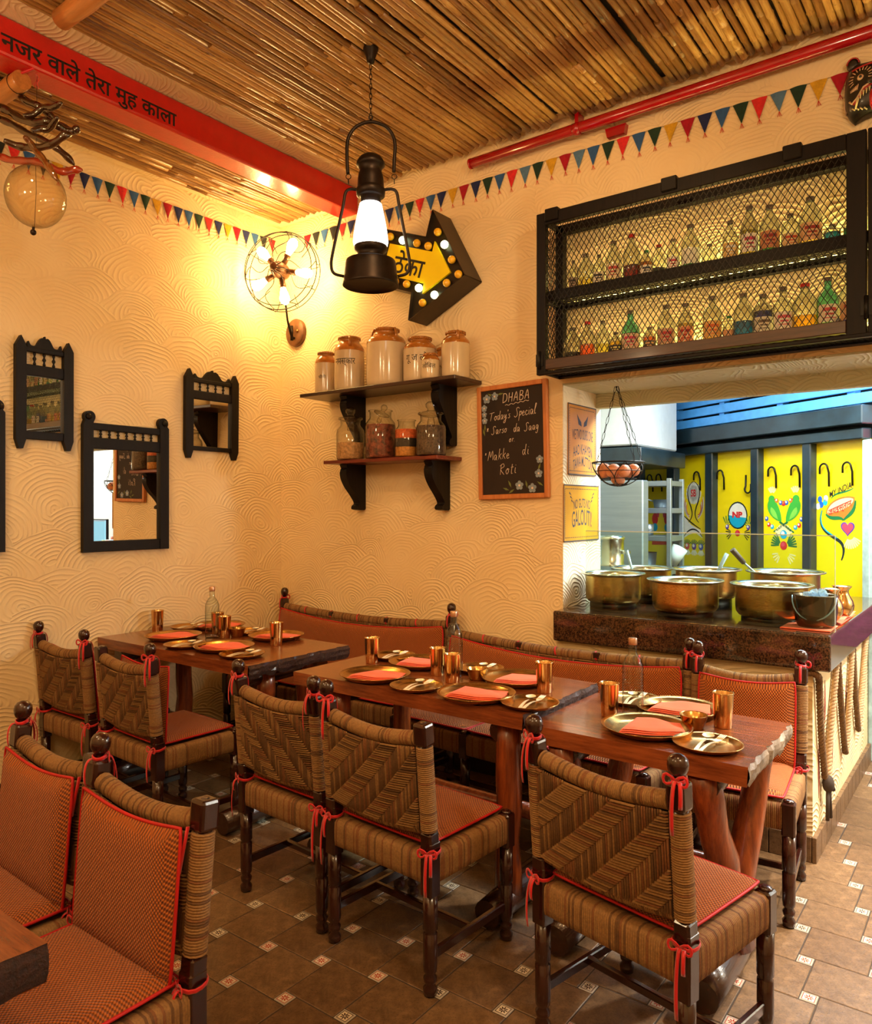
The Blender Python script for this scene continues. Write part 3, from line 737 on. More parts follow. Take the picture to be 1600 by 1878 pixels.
def knobmesh(M):
    return MB().lathe([(.016,.392),(.012,.397),(.010,.405),(.013,.409),(.020,.415),(.0245,.425),(.026,.436),(.0245,.448),(.018,.457),(.008,.462),(.001,.463)], 16, M)
def frontleg(x, y):
    prof = [(.012,0),(.021,.004),(.023,.022),(.014,.035),(.020,.042),(.022,.055),(.014,.066),(.021,.074),(.0225,.09),(.0225,.19),(.017,.196),(.0235,.204),(.0235,.325)]
    mb = MB().lathe(prof, 14, Matrix.Translation((x, y, 0)))
    mb.rbox((x-.0235, y-.0235, .32), (x+.0235, y+.0235, .44), .006)
    mb.lathe([(.020,.44),(.018,.446),(.008,.45)], 12, Matrix.Translation((x, y, 0)), cap=True); return mb
def apron(W, D):
    """jute wound round the four seat rails : ripples of single strands"""
    mb = MB(); x = W/2; prof = [(-.040,.428),(-.012,.436),(.010,.434),(.019,.424),(.0205,.40),(.0205,.365),(.018,.345),(.008,.338),(-.02,.338)]
    for (p0, p1, nx, ny) in (((-x+.02, 0), (x-.02, 0), 0, -1), ((x, .02), (x, D-.02), 1, 0), ((x-.02, D), (-x+.02, D), 0, 1), ((-x, D-.02), (-x, .02), -1, 0)):
        L = math.hypot(p1[0]-p0[0], p1[1]-p0[1]); n = int(L/.0066)*4; m0 = len(mb.f)
        def f(u, v):
            i = int(round(u*n)); k = prof[int(round(v*(len(prof)-1)))]
            o = k[0]+.0010*(1, .5, -1.7, .5)[(i+2) % 4]
            return (p0[0]+(p1[0]-p0[0])*u+nx*o, p0[1]+(p1[1]-p0[1])*u+ny*o, k[1])
        mb.grid(n, len(prof)-1, f, flip=True); tone = [random.choice((0, 0, 0, 0, 0, 0, 0, 2, 2, 1)) for _ in range(n//4+1)]
        for q in range(m0, len(mb.f)): mb.mi[q] = tone[((q-m0) % n)//4]
    mb.box((-x+.03, .03, .40), (x-.03, D-.03, .425)); return mb
_cm = {}; JT = [M_JUTE, M_JUTE2, M_JUTE3]
def chair(label, loc, rz, group, W=.44, D=.40, sgn=1, knobs=(1, 1), seats=1, seed=0, tiltc=.0, tails=True, front=False, name='dining_chair', cat='chair', zs=1.0):
    t = thing(name, label, cat, loc, math.radians(rz), group); t.scale = (1, 1, zs)
    x = W/2; key = (W, D, sgn)
    def g(k, fn, mats):
        kk = (k,)+key
        if kk not in _cm: _cm[kk] = fn().mesh(k, mats)
        return _cm[kk]
    nposts = seats+1 if seats > 1 else 2
    M0 = None
    for i, px in enumerate((-x, x)):
        mb, M = rearpost(px, knobs[i]); part('rear_post', mb, M_MAHOG, t)
        if knobs[i]: part('knob', knobmesh(M), M_MAHOG, t)
        wp = g('post_wrap%d' % i, lambda: xf(ripple_tube(interp((0,0,.056), (0,0,.322), 4), .0262, 12), M), JT)
        linkmesh('post_wrapping', wp, t)
        part('front_leg', frontleg(px, D), M_MAHOG, t)
    Mb = Matrix.Translation((0, 0, .45)) @ Matrix.Rotation(RAKE/.45, 4, 'X')
    if seats > 1:
        for i in range(1, seats):
            px = -x+W*i/seats; part('front_leg', frontleg(px, D), M_MAHOG, t); part('rear_post', MB().lathe([(.02,0),(.022,.05),(.022,.42)], 10, Matrix.Translation((px, 0, 0))), M_MAHOG, t)
            part('support_block', MB().rbox((-.02, -.026, .315), (.02, .026, .345), .006, Mb @ Matrix.Translation((px, 0, 0))), M_MAHOG, t)
    def back():
        mb = weave_mesh(W-.03, .062, .325, sgn, P=(20 if seats == 1 else 26)); return xf(mb, Mb)
    linkmesh('woven_back', g('woven_back', back, JT), t, kind='stuff')
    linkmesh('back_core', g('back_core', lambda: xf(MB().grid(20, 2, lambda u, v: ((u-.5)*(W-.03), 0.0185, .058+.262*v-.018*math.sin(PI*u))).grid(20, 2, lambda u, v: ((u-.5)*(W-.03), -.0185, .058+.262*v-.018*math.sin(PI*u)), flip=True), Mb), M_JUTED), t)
    n = 24
    rail = lambda z, sg, r: xf(ripple_tube([(-W/2+.024+(W-.048)*i/n, 0, z-sg*math.sin(PI*i/n)) for i in range(n+1)], r, 12), Mb)
    linkmesh('top_rail', g('top_rail', lambda: rail(.342, .022, .0235), JT), t)
    linkmesh('lower_rail', g('lower_rail', lambda: rail(.062, .018, .020), JT), t)
    linkmesh('seat_webbing', g('seat_webbing', lambda: apron(W, D), JT), t, kind='stuff')
    for px in (-x, x): part('stretcher', MB().rbox((px-.009, .0, .105), (px+.009, D, .135), .003), M_MAHOG, t)
    part('stretcher', MB().rbox((-x, D*.5-.009, .11), (x, D*.5+.009, .135), .003), M_MAHOG, t)
    cw = (W-.02)/seats
    for s in range(seats):
        cx = -W/2+.01+cw*(s+.5)
        cm, pm = cushion_mesh(cw-.012, D-.01, .042); Ms = Matrix.Translation((cx, D/2+.01, .452))
        c = part('seat_cushion', xf(cm, Ms), M_FAB, t); part('piping', xf(pm, Ms), M_PIPING, c)
    # the back cushion hangs on the sitter's side
    bw = W-.03 if seats == 1 else W-.03
    cm, pm = cushion_mesh(bw, .345, .045, sag=(.022 if seats == 1 else .05), n=(14 if seats == 1 else 28))
    Mc = Mb @ Matrix.Translation((0, .047+tiltc*.5, .165)) @ Matrix.Rotation(PI/2-tiltc*3, 4, 'X')
    c = part('back_cushion', xf(cm, Mc), M_FAB, t); part('piping', xf(pm, Mc), M_PIPING, c)
    rr = random.Random(seed)
    for i, px in enumerate((-x, x)):
        if knobs[i]:
            p = Mb @ Vector((px, 0, .400)); a0 = -PI/2+rr.uniform(-.5, .5)
            part('ribbon_tie', ribbon(p, .018, [(a0, rr.uniform(.07, .13)), (a0+.5, rr.uniform(.05, .09))] + [(PI/2, .06)], seed+i), M_RIB, t)
        else:
            p = Mb @ Vector((px*.93, .03, .335)); part('ribbon_tie', MB().tube([p, p+Vector((0, .01, -.04)), p+Vector((-.004*px/x, .02, -.10))], .0055, 5, flat=(.3, 1)), M_RIB, t)
        a0 = (-PI/2 if not front else PI/2)+(-1 if px < 0 else 1)*rr.uniform(.1, .6)
        part('ribbon_tie', ribbon((px, 0, .445), .033, [(a0, rr.uniform(.09, .17)), (a0+.3, rr.uniform(.03, .07))], seed+5+i), M_RIB, t)
    if seats > 1:
        for i in range(1, 2*seats):
            px = -x+W*i/(2*seats); zc = .342-.022*math.sin(PI*(px/W+.5))
            if i % 2 == 1 or True:
                pts = [Mb @ Vector((px+.004*k, .024*math.cos(a), zc+.026*math.sin(a))) for k, a in enumerate([q*.6-.6 for q in range(8)])]
                part('ribbon_tie', MB().tube(pts, .0055, 5, flat=(1.2, .4)), M_RIB, t)
    return t
G1 = 'rope-woven dining chairs'
chair('woven chair nearest the camera, back to us at the right-hand end table', (-.845, 1.888, 0), -12, G1, .455, .41, 1, seed=1)
chair('woven chair missing its right knob, back to us at the middle table', (-1.64, 1.88, 0), -4, G1, .44, .40, 1, knobs=(1, 0), seed=2)
chair('woven chair with reversed diagonal weave, left seat of the middle table, back to us', (-2.16, 1.925, 0), -3.5, G1, .445, .40, -1, seed=3)
chair('woven chair beside the left wall with back to us at the corner table', (-3.785, 1.955, 0), 0, G1, .45, .40, 1, seed=4)
chair('woven chair with only its right knob, back to us at the corner table', (-3.195, 1.945, 0), -3, G1, .45, .40, 1, knobs=(0, 1), seed=5, tiltc=.045)
chair('woven chair facing us in the lower left, left one with one knob showing', (-2.172, 1.055, 0), 178, G1, .45, .41, 1, knobs=(0, 1), seed=6, front=True)
chair('woven chair facing us in the lower left, cut by frame, rope-wound bare right post', (-1.672, 1.03, 0), 180, G1, .448, .42, 1, knobs=(0, 1), seed=7, front=True)
chair('woven chair facing us beside the counter at the end table', (-.868, 3.315, 0), 186, G1, .405, .40, 1, seed=8, front=True, zs=1.01)
G2 = 'two woven settees along the back wall'
chair('long woven settee in the room corner with one wide orange back cushion', (-3.215, 3.47, 0), 180, G2, 1.39, .44, 1, seats=3, seed=9, front=True, name='woven_settee', cat='settee', zs=1.05)
chair('long woven settee partly under the granite counter edge, wide orange back cushion', (-1.785, 3.36, 0), 177, G2, 1.33, .44, 1, seats=3, seed=10, front=True, name='woven_settee', cat='settee', knobs=(1, 0), zs=1.015)

# ================================================================ TABLES
def slab(x0, x1, y0, y1, z0, z1, live, seed):
    """thick plank top ; live = +1 / -1 : ragged bark edge on that end"""
    rr = random.Random(seed); n = 26; jl = [rr.uniform(-.008, .014) for _ in range(n+1)]; jb = [rr.uniform(-.005, .022) for _ in range(n+1)]
    ys = [y0+(y1-y0)*i/n for i in range(n+1)]; mb = MB(); be = MB()
    xe = x1 if live > 0 else x0; xo = x0 if live > 0 else x1
    T = [(xe-live*abs(j), y) for j, y in zip(jl, ys)]
    r = .006
    top = [(xo, y0+r), (xo, y1-r)]
    vs = []; fs = []
    # main body as strips
    for i, (x, y) in enumerate(T):
        vs += [(xo, y, z1), (x, y, z1), (xo, y, z0), (x-live*.004, y, z0)]
    for i in range(n):
        a = i*4; b = a+4
        q = [(a, a+1, b+1, b), (a+2, b+2, b+3, a+3)]
        fs += q if live > 0 else [tuple(reversed(f)) for f in q]
        e = (a, b, b+2, a+2); fs.append(e if live > 0 else tuple(reversed(e)))
    e0 = (0, 2, 3, 1); e1 = (n*4, n*4+1, n*4+3, n*4+2)
    fs += [e0, e1] if live > 0 else [tuple(reversed(e0)), tuple(reversed(e1))]
    mb.add(vs, fs, False)
    # faceted bark skin on the live end
    m = 4
    def f(u, v):
        i = int(round(u*n)); k = int(round(v*m)); zz = z1-.0005-(z1-z0-.001)*v
        bulge = (.0, .004, .005, .002, -.006)[k]+jb[i]*(.15+.3*(k % 2))
        if k == 0: bulge = -.002
        return (T[i][0]+live*(bulge), ys[i], zz - (jb[i]*.6 if k == m else 0))
    be.grid(n, m, f, smooth=False, flip=(live > 0)); return mb, be
def crooked(p0, p1, r, seed, n=7, seg=12):
    rr = random.Random(seed); P0 = Vector(p0); P1 = Vector(p1); pts = []; rad = []
    for i in range(n):
        t = i/(n-1); w = .006*math.sin(PI*t)
        pts.append(P0.lerp(P1, t)+Vector((rr.uniform(-w, w), rr.uniform(-w, w), 0))); rad.append(r*rr.uniform(.92, 1.08)*(1.06-.1*t))
    return MB().tube(pts, rad, seg)
def table(label, x0, x1, y0, y1, z, live, kind, seed, th=.055, bark=None, ins=(.14, .12), yi=.09):
    t = thing('plank_table', label, 'table', ((x0+x1)/2, (y0+y1)/2, 0)); o = Vector(((x0+x1)/2, (y0+y1)/2, 0))
    L = lambda p: tuple(Vector(p)-o)
    a = L((x0, y0, z-th)); b = L((x1, y1, z))
    mb, be = slab(a[0], b[0], a[1], b[1], a[2], b[2], live, seed)
    tp = part('table_top', mb, M_TABLE, t); part('live_edge', be, bark or M_BARK, tp, label='ragged bark edge')
    ym = (y0+y1)/2
    for s, xx in ((0, x0+ins[0]), (1, x1-ins[1])):
        if kind == 'splay':
            for dy, yt, yb in ((-1, y0+.06, ym-.05), (1, y1-.07, ym+.06)):
                part('log_leg', crooked(L((xx+.03*dy*-1, yb, .09)), L((xx+.035*dy, yt, z-th)), .048, seed+s*7+dy), M_LOG, t)
        else:
            for yy in (y0+yi, y1-yi):
                part('log_leg', crooked(L((xx, yy, .05)), L((xx, yy, z-th)), .046, seed+s*7+int(yy*10)), M_LOG, t)
        part('base_log', MB().tube([L((xx, y0-.06+(y1-y0+.12)*i/6, .056+.003*(i % 2))) for i in range(7)], [.05, .054, .055, .053, .056, .054, .05], 14), M_LOGY, t)
        part('top_bearer', crooked(L((xx-.02, y0+.05, z-th-.04)), L((xx-.02, y1-.05, z-th-.04)), .038, seed+9+s), M_LOGY, t)
    part('long_rail', crooked(L((x0+ins[0], ym, .30)), L((x1-ins[1], ym, .30)), .032, seed+20), M_LOG, t)
    return t
T1 = table('corner plank table pushed against the left wall, laid for four', -4.03, -2.745, 2.25, 2.905, .78, 1, 'post', 31, yi=.20)
T2 = table('middle plank table between the settee and two chairs, laid for four', -2.535, -1.355, 2.325, 2.93, .77, 1, 'post', 32, ins=(.20, .12))
T3 = table('right-hand end plank table on splayed log legs, laid for two', -1.345, -.60, 2.325, 2.89, .74, 1, 'splay', 33, .06, plain('bark_corridor_lit', (150,132,112), .5, var=.3, scale=9, bump=.004, bscale=30))  # pale bark colour paints in the white corridor light on this end
T4 = table('plank table corner with dark bark edge at the lower left', -2.6, -1.33, -.25, .652, .745, 1, 'post', 34, .07, ins=(.14, .45))

# ================================================================ TABLEWARE
PLATE = MB().lathe([(.001,.002),(.110,.002),(.126,.006),(.140,.016),(.150,.0235),(.1515,.025),(.150,.0262),(.139,.0195),(.124,.010),(.108,.0055),(.001,.0055)], 48).mesh('thali_plate', M_BRASS)
SPLATE = MB().lathe([(.001,.002),(.078,.002),(.092,.006),(.102,.013),(.108,.018),(.109,.019),(.107,.0198),(.100,.0155),(.090,.009),(.077,.005),(.001,.005)], 40).mesh('side_plate', M_BRASS)
TUMB = MB().lathe([(.001,0),(.028,0),(.0295,.002),(.0318,.05),(.0355,.117),(.0365,.120),(.0358,.1208),(.0335,.117),(.030,.05),(.027,.004),(.001,.004)], 32).mesh('tumbler', M_TUMB)
BOWL = MB().lathe([(.001,0),(.030,0),(.034,.004),(.046,.046),(.0475,.048),(.0465,.049),(.0445,.046),(.032,.006),(.001,.005)], 32).mesh('small_bowl', M_BRASS)
def napkin(seed):
    rr = random.Random(seed); mb = MB(); P = [(-.112,-.062),(.106,-.072),(.122,.038),(-.02,.088)] if seed % 2 else [(-.116,-.056),(.100,-.068),(.114,.050),(-.066,.078)]
    for lay in range(3):
        s = 1-.02*lay; z = .0048*lay; sk = .012*lay
        def f(u, v):
            a = Vector(P[0]).lerp(Vector(P[1]), u); b = Vector(P[3]).lerp(Vector(P[2]), u); p = a.lerp(b, v)
            e = min(u, 1-u, v, 1-v)
            return (p.x*s+sk*.4, p.y*s+sk*.3, z+.0042*min(1, e*10)+.010*math.sin(2.6*u+seed)*v*v+.008*(1-v)*(1-u)**2+.0015*math.sin(9*u+4*v))
        mb.grid(12, 8, f)
        mb.grid(12, 8, lambda u, v: (f(u, v)[0], f(u, v)[1], z+.0003), flip=True)
    return mb.mesh('napkin', M_NAP)
NAPK = [napkin(i) for i in range(4)]
def cutlery(kind):
    mb = MB(); w = lambda t: .0042+.0028*(1-t)
    if kind == 'fork':
        mb.grid(10, 2, lambda u, v: ((-.085+.12*u), (v-.5)*2*(.0065-.004*u), .004+.006*math.sin(PI*u)))
        mb.grid(4, 4, lambda u, v: (.035+.02*u, (v-.5)*2*(.0025+.0085*math.sin(u*PI/2)), .004+.003*u))
        for k in range(4): mb.tube([(.055, -.0085+.0057*k, .007), (.075, -.0088+.0058*k, .010), (.095, -.0085+.0057*k, .012)], [.0016, .0016, .001], 5)
    else:
        mb.grid(10, 2, lambda u, v: ((-.085+.125*u), (v-.5)*2*(.0065-.0045*u), .004+.006*math.sin(PI*u)))
        def bw(u, v):
            r = .019*math.sin(PI*min(max(u, .02), .98))**.6; return (.038+.052*u, (v-.5)*2*r, .012-.009*math.sin(PI*u)*(1-(2*v-1)**2))
        mb.grid(10, 8, bw)
    n = len(mb.f); m = len(mb.v); mb.v += [(x, y, z-.0016) for x, y, z in mb.v]
    for i in range(n): mb.f.append(tuple(m+q for q in reversed(mb.f[i]))); mb.sm.append(True); mb.mi.append(0)
    return mb
CUT = {k: cutlery(k).mesh(k, plain('brass_'+k, (252,240,208), .36, metal=.2, var=.03)) for k in ('fork', 'spoon')}
for me in CUT.values():
    pass
BOT_G = [(.001,0),(.034,0),(.0375,.004),(.038,.02),(.038,.165),(.0365,.185),(.028,.206),(.018,.219),(.0145,.228),(.014,.258)]
BOTM = MB().lathe(BOT_G, 32, cap=False).mesh('glass_bottle', M_GLASS)
CAPM = MB().lathe([(.001,.257),(.0155,.257),(.016,.26),(.016,.279),(.015,.281),(.001,.281)], 20).mesh('bottle_cap', plain('copper_cap', (214,170,140), .3, metal=.9))
RIBM = MB()
for q in range(6): RIBM.lathe([(.0382,.085+.012*q),(.0392,.0865+.012*q),(.0382,.088+.012*q)], 28, cap=False)
RIBM = RIBM.mesh('embossed_ring', M_GLASS)
K1 = .973
def setting(tab, z, spots, k=1.0):
    for kind, lst in spots.items():
        for (x, y, lab) in lst:
            x *= k; y *= k; rz = random.uniform(0, 6)
            if kind == 'plate':
                tag(linkmesh('thali_plate', PLATE, None, (x, y, z)), 'round brass thali plate, %s of the %s table' % (lab, tab), 'plate', 'brass thali plates')
                tag(linkmesh('napkin', random.choice(NAPK), None, (x, y, z+.007), (0, 0, math.radians(30+random.uniform(-12, 12)))), 'folded orange napkin on the %s plate of the %s table' % (lab.replace(' place', ''), tab), 'napkin', 'folded orange napkins')
            elif kind == 'side':
                tag(linkmesh('side_plate', SPLATE, None, (x, y, z)), 'small brass side plate, %s of the %s table' % (lab, tab), 'plate', 'brass side plates')
                a = math.radians(96+random.uniform(-9, 9))
                for n_, (c, off) in enumerate((('fork', -.013), ('spoon', .014))):
                    tag(linkmesh(c, CUT[c], None, (x-off*math.sin(a), y+off*math.cos(a), z+.010), (0, 0, a+(.08 if n_ else -.08))), 'brass %s on the side plate, %s of the %s table' % (c, lab, tab), c, 'brass cutlery on side plates')
            elif kind == 'tumbler': tag(linkmesh('tumbler', TUMB, None, (x, y, z)), 'tall shiny copper tumbler, %s of the %s table' % (lab, tab), 'tumbler', 'copper tumblers')
            elif kind == 'bowl': tag(linkmesh('small_bowl', BOWL, None, (x, y, z)), 'small brass bowl at the centre of the %s table' % tab, 'bowl', 'small brass bowls')
            elif kind == 'bottle':
                t = thing('water_bottle', 'clear glass water bottle with copper cap on the %s table' % tab, 'bottle', (x, y, z), 0, 'glass water bottles')
                b = linkmesh('glass_body', BOTM, t); linkmesh('embossed_rings', RIBM, b); linkmesh('bottle_cap', CAPM, t)
setting('corner', .78, dict(plate=[(-3.754,2.541,'front left place'),(-3.252,2.502,'front right place'),(-3.29,2.889,'back right place'),(-3.855,2.93,'back left place')],
  side=[(-3.48,2.428,'front left place'),(-3.03,2.44,'front right place'),(-3.98,2.80,'by the wall, back left place'),(-3.547,2.92,'back right place')],
  tumbler=[(-4.06,2.64,'by the wall, front left place'),(-3.70,2.80,'back left place'),(-3.549,2.734,'beside the bottle, back right place'),(-3.132,2.75,'front right place')],
  bottle=[(-3.603,2.69,'')], bowl=[(-3.52,2.80,'')]), K1)
setting('middle', .77, dict(plate=[(-2.154,2.44,'front left place'),(-1.625,2.394+.03,'front right place'),(-2.157,2.763,'back left place'),(-1.633,2.741,'back right place')],
  side=[(-1.898,2.40,'front left place'),(-1.40,2.44,'front right place'),(-2.374,2.82,'back left place'),(-1.876,2.826,'back right place')],
  tumbler=[(-2.379,2.673,'back left place'),(-1.981,2.653,'centre left'),(-1.852,2.582,'centre front'),(-1.46,2.66,'right edge')],
  bottle=[(-1.912,2.678,'')], bowl=[(-1.796,2.687,'')]))
setting('right-hand end', .74, dict(plate=[(-.976,2.49,'front place'),(-.973,2.79,'back place')], side=[(-.757,2.44,'front place'),(-1.164,2.83,'back place')],
  tumbler=[(-1.16,2.60,'left side'),(-.785,2.70,'right side')], bottle=[(-1.097,2.665,'')], bowl=[(-.862,2.625,'')]))
# ================================================================ SERVING COUNTER
t = thing('serving_counter', 'serving counter with thick brown granite top and cream plaster side', 'counter', (-1.25, 4.3, 0)); o = Vector((-1.25, 4.3, 0))
def W2L(o): return lambda x, y, z: (x-o.x, y-o.y, z-o.z)
q = W2L(o)
part('granite_top', MB().rbox(q(-1.868, 3.49, .815), q(-.582, 5.13, .968), .010, seg=3), M_GRANITE, t)
body = part('plaster_body', MB().box(q(-1.868, 3.535, .0), q(-.658, 5.12, .815)), plaster('combed_plaster_counter', (232,205,150), (246,222,176), 'x', .004, .5, .13, .026, .2), t)
n = 14
for i in range(n):
    a, b = 3.515+(5.13-3.515)*i/n, 3.515+(5.13-3.515)*(i+1)/n
    part('skirting_tile', MB().rbox(q(-.658, a+.002, 0), q(-.640, b-.002, .108), .002), M_TILE, t)
for i in range(7):
    a, b = -1.86+1.202*i/7, -1.86+1.202*(i+1)/7
    part('skirting_tile', MB().rbox(q(a+.002, 3.515, 0), q(b-.002, 3.535, .108), .002), M_TILE, t)
M_CARV = plain('red_brown_relief', (150,74,58), .8, var=.2)
for (y, z, hh) in ((3.50+.16, .36, .13), (3.80, .62, .10), (3.98, .40, .11), (4.36, .52, .09)):
    mb = MB(); mb.prism([(0,-hh),(.018,-.02),(.012,.05),(0,hh),(-.010,.04),(-.016,-.02)], 0, .003, lambda a, b, d: q(-.659+d, y+a, z+b)); part('relief_leaf', mb, M_CARV, t)
# ropes draped along the counter side
M_ROPE = plain('pale_twisted_rope', (186,152,112), .85, var=.15, scale=60)
M_ROPED = plain('dark_twisted_rope', (112,82,50), .85, var=.2, scale=60)
def twisted(pts, r, mat, name, parent=None):
    P = [Vector(p) for p in pts]; seg = []
    for i in range(len(P)-1):
        L = (P[i+1]-P[i]).length; k = max(2, int(L/.006)); seg += [P[i].lerp(P[i+1], j/k) for j in range(k)]
    seg.append(P[-1]); mb = MB()
    for s in range(3):
        pts2 = []
        for i, p in enumerate(seg):
            tg = (seg[min(i+1, len(seg)-1)]-seg[max(i-1, 0)]).normalized(); a = Vector((1, 0, 0)); a = (a-tg*a.dot(tg)).normalized(); b = tg.cross(a)
            w = i*.85+s*2*PI/3; pts2.append(p+(a*math.cos(w)+b*math.sin(w))*r*.52)
        mb.tube(pts2, r*.56, 6)
    return part(name, mb, mat, parent)
def smooth(pts, n=6):
    out = []; P = [Vector(p) for p in pts]
    for i in range(len(P)-1):
        a, b, c, d = P[max(i-1,0)], P[i], P[i+1], P[min(i+2, len(P)-1)]
        for k in range(n):
            u = k/n; out.append(.5*((2*b)+(c-a)*u+(2*a-5*b+4*c-d)*u*u+(3*b-a-3*c+d)*u**3))
    out.append(P[-1]); return out
X = -.640
rp = thing('rope_garland', 'thick twisted rope looped along the cream counter side', 'rope', (X, 3.45, 0), 0); o = Vector((X, 3.45, 0))
LR = lambda L: [(x-o.x, y-o.y, z-o.z) for x, y, z in smooth(L)]
twisted(LR([(-.69,3.52,.80),(-.638,3.515,.795),(X,3.575,.74),(X,3.62,.52),(X,3.70,.31)]), .0145, M_ROPED, 'rope_length', rp)
twisted(LR([(X+.01,3.73,.30),(X,3.80,.42),(X,3.90,.60),(X,4.00,.79)]), .0145, M_ROPE, 'rope_length', rp)
twisted(LR([(X,4.02,.79),(X,4.10,.57),(X,4.20,.33),(X,4.24,.285)]), .0145, M_ROPED, 'rope_length', rp)
twisted(LR([(X,4.24,.285),(X,4.31,.40),(X,4.38,.60),(X,4.44,.79)]), .0145, M_ROPE, 'rope_length', rp)
twisted(LR([(X,4.46,.79),(X,4.55,.50),(X,4.64,.30)]), .0145, M_ROPED, 'rope_length', rp)
twisted(LR([(X,4.64,.30),(X,4.78,.50),(X,4.94,.79)]), .0145, M_ROPE, 'rope_length', rp)
mb = MB(); mb.sphere((X+.012-o.x, 3.71-o.y, .285), .032, 10, 8, (.8, 1, 1.2)); mb.tube([(X+.012-o.x, 3.70-o.y, .27), (X+.012-o.x, 3.69-o.y, .13)], .008, 6); mb.tube([(X+.016-o.x, 3.71-o.y, .27), (X+.016-o.x, 3.735-o.y, .13)], .009, 6); mb.tube([(X+.016-o.x, 3.73-o.y, .29), (X+.02-o.x, 3.78-o.y, .24)], .010, 6); part('knot', mb, plain('dark_knot', (58,44,32), .85), rp)
for y in (4.01, 4.45): part('rope_hook', MB().tube([(X-.016-o.x, y-o.y, .80), (X+.02-o.x, y-o.y, .80), (X+.02-o.x, y-o.y, .78)], .005, 6), M_IRON, rp)
# glass screen
mb = MB(); mb.box((-1.735, 3.598, .969), (-.583, 3.604, 1.378)); g = solo('glass_screen', mb, M_SCREEN, 'clear glass sneeze screen standing on the front of granite counter', 'screen')
part('polished_edge', MB().box((-1.735, 3.5975, 1.376), (-.583, 3.6045, 1.380)), plain('polished_glass_edge', (206,226,216), .15, coat=.5, var=0), g)
part('polished_edge', MB().box((-.5845, 3.5975, .969), (-.5825, 3.6045, 1.378)), bpy.data.materials['polished_glass_edge'], g)
# ---------------------------------------------------------------- pots
def pot(x, y, r, z, lab, ladle=0, h=.155):
    t = thing('brass_pot', lab, 'pot', (x, y, .968), 0, 'round brass cooking pots'); zr = z-.968; zb = zr-h
    part('pot_stand', MB().lathe([(r*.70,0),(r*.72,.002),(r*.72,zb),(r*.66,zb+.001),(r*.60,zb),(r*.60,.001)], 32, cap=False), M_IRON, t)
    part('pot_body', MB().lathe([(.001,zb),(r*.62,zb),(r*.78,zb+.006),(r*.845,zb+.022),(r*.86,zb+.05),(r*.855,zb+.12),(r*.86,zr-.008)], 48, cap=False), M_BRASSH, t)
    part('flared_rim', MB().lathe([(r*.80,zr-.09),(r*.835,zr-.03),(r*.85,zr-.014),(r*.91,zr-.003),(r*.975,zr+.001),(r,zr),(r*1.003,zr-.004),(r*.985,zr-.007),(r*.91,zr-.010),(r*.855,zr-.016)], 56, cap=False), M_TIN, t)
    part('food', MB().lathe([(.001,zr-.085),(r*.79,zr-.09)], 32, cap=False), plain('dark_curry', (72,44,22), .25, var=.3, bump=.003, bscale=40), t)
    return t
pot(-1.674, 3.80, .168, 1.153, 'brass pot at the front left of the counter by the pillar')
pot(-1.263, 3.72, .181, 1.147, 'brass pot in the middle of the front row on the counter')
pot(-.894, 3.84, .185, 1.138, 'brass pot at the front right beside the ice bucket')
pot(-1.648, 4.15, .179, 1.161, 'brass pot in the back row behind the front left one')
pot(-1.28, 4.10, .180, 1.175, 'brass pot in the back row with wide bright rim, centre')
pot(-.921, 4.25, .192, 1.169, 'brass pot in the back row holding the dark handled ladle')
t = thing('ladle', 'ladle with thick dark wooden handle resting in a brass pot', 'ladle', (-1.085, 4.13, 1.195))
part('grip', MB().tube([(-.058, -.04, .085), (-.008, -.005, .015)], [.0155, .013], 12), plain('grey_brown_wood', (74,60,48), .7), t); part('shaft', MB().tube([(-.008, -.005, .015), (.09, .06, -.09)], .006, 8), M_STEEL, t)
for (x, y, lab, dx) in ((-1.72, 4.16, 'pale steel ladle handle sticking out of the back left pot', -.03), (-1.25, 4.20, 'blue-grey ladle handle rising from the back centre pot', .05)):
    solo('ladle', MB().tube([(dx, 0, .10), (0, 0, 0), (-dx*.5, -.03, -.06)], [.012, .009, .006], 8), M_STEEL, lab, 'ladle', loc=(x, y, 1.15))
t = thing('ice_bucket', 'dark metal ice bucket standing on an orange napkin', 'bucket', (-.676, 3.695, .9735))
part('bucket_body', MB().lathe([(.001,0),(.070,0),(.082,.02),(.087,.06),(.088,.135),(.090,.140),(.0875,.142),(.084,.135),(.083,.05),(.07,.012),(.001,.01)], 36), plain('dark_pewter', (120,100,80), .22, metal=.9, var=.2), t)
part('swing_handle', MB().tube([(.089*math.cos(a), -.03-.05*math.sin(a), .135-.10*math.sin(a)) for a in [PI*i/12 for i in range(13)]], .0035, 6), M_STEEL, t)
for i in range(9): tag(linkmesh('ice_cube', MB().rbox((-.016,-.016,-.014),(.016,.016,.014), .005).mesh('ice_cube', clear('ice', (235,245,255), .25, .1, .3, (220,235,250))) if i == 0 else bpy.data.meshes['ice_cube'], None, (-.676+.05*math.cos(i*2.4)*(.3+.1*(i % 6)), 3.695+.05*math.sin(i*2.4)*(.3+.1*(i % 6)), 1.098+.012*(i % 3)), (i, i*2, i*.7)), 'clear ice cube heaped in the dark ice bucket', 'ice', 'ice cubes')
mb = MB().rbox((-.80, 3.585, .9685), (-.60, 3.78, .9735), .002); solo('orange_mat', mb, M_NAP, 'flat orange cloth under the dark ice bucket', 'cloth')
mb = MB(); mb.grid(10, 10, lambda u, v: (-.70+.10*u, 3.86+.42*v, .9735+.010*math.sin(3*u+5*v)**2)); mb.grid(10, 10, lambda u, v: (-.70+.10*u, 3.86+.42*v, .9687), flip=True); solo('orange_cloth', mb, M_NAP, 'crumpled orange cloth along the counter end behind the ice bucket', 'cloth')
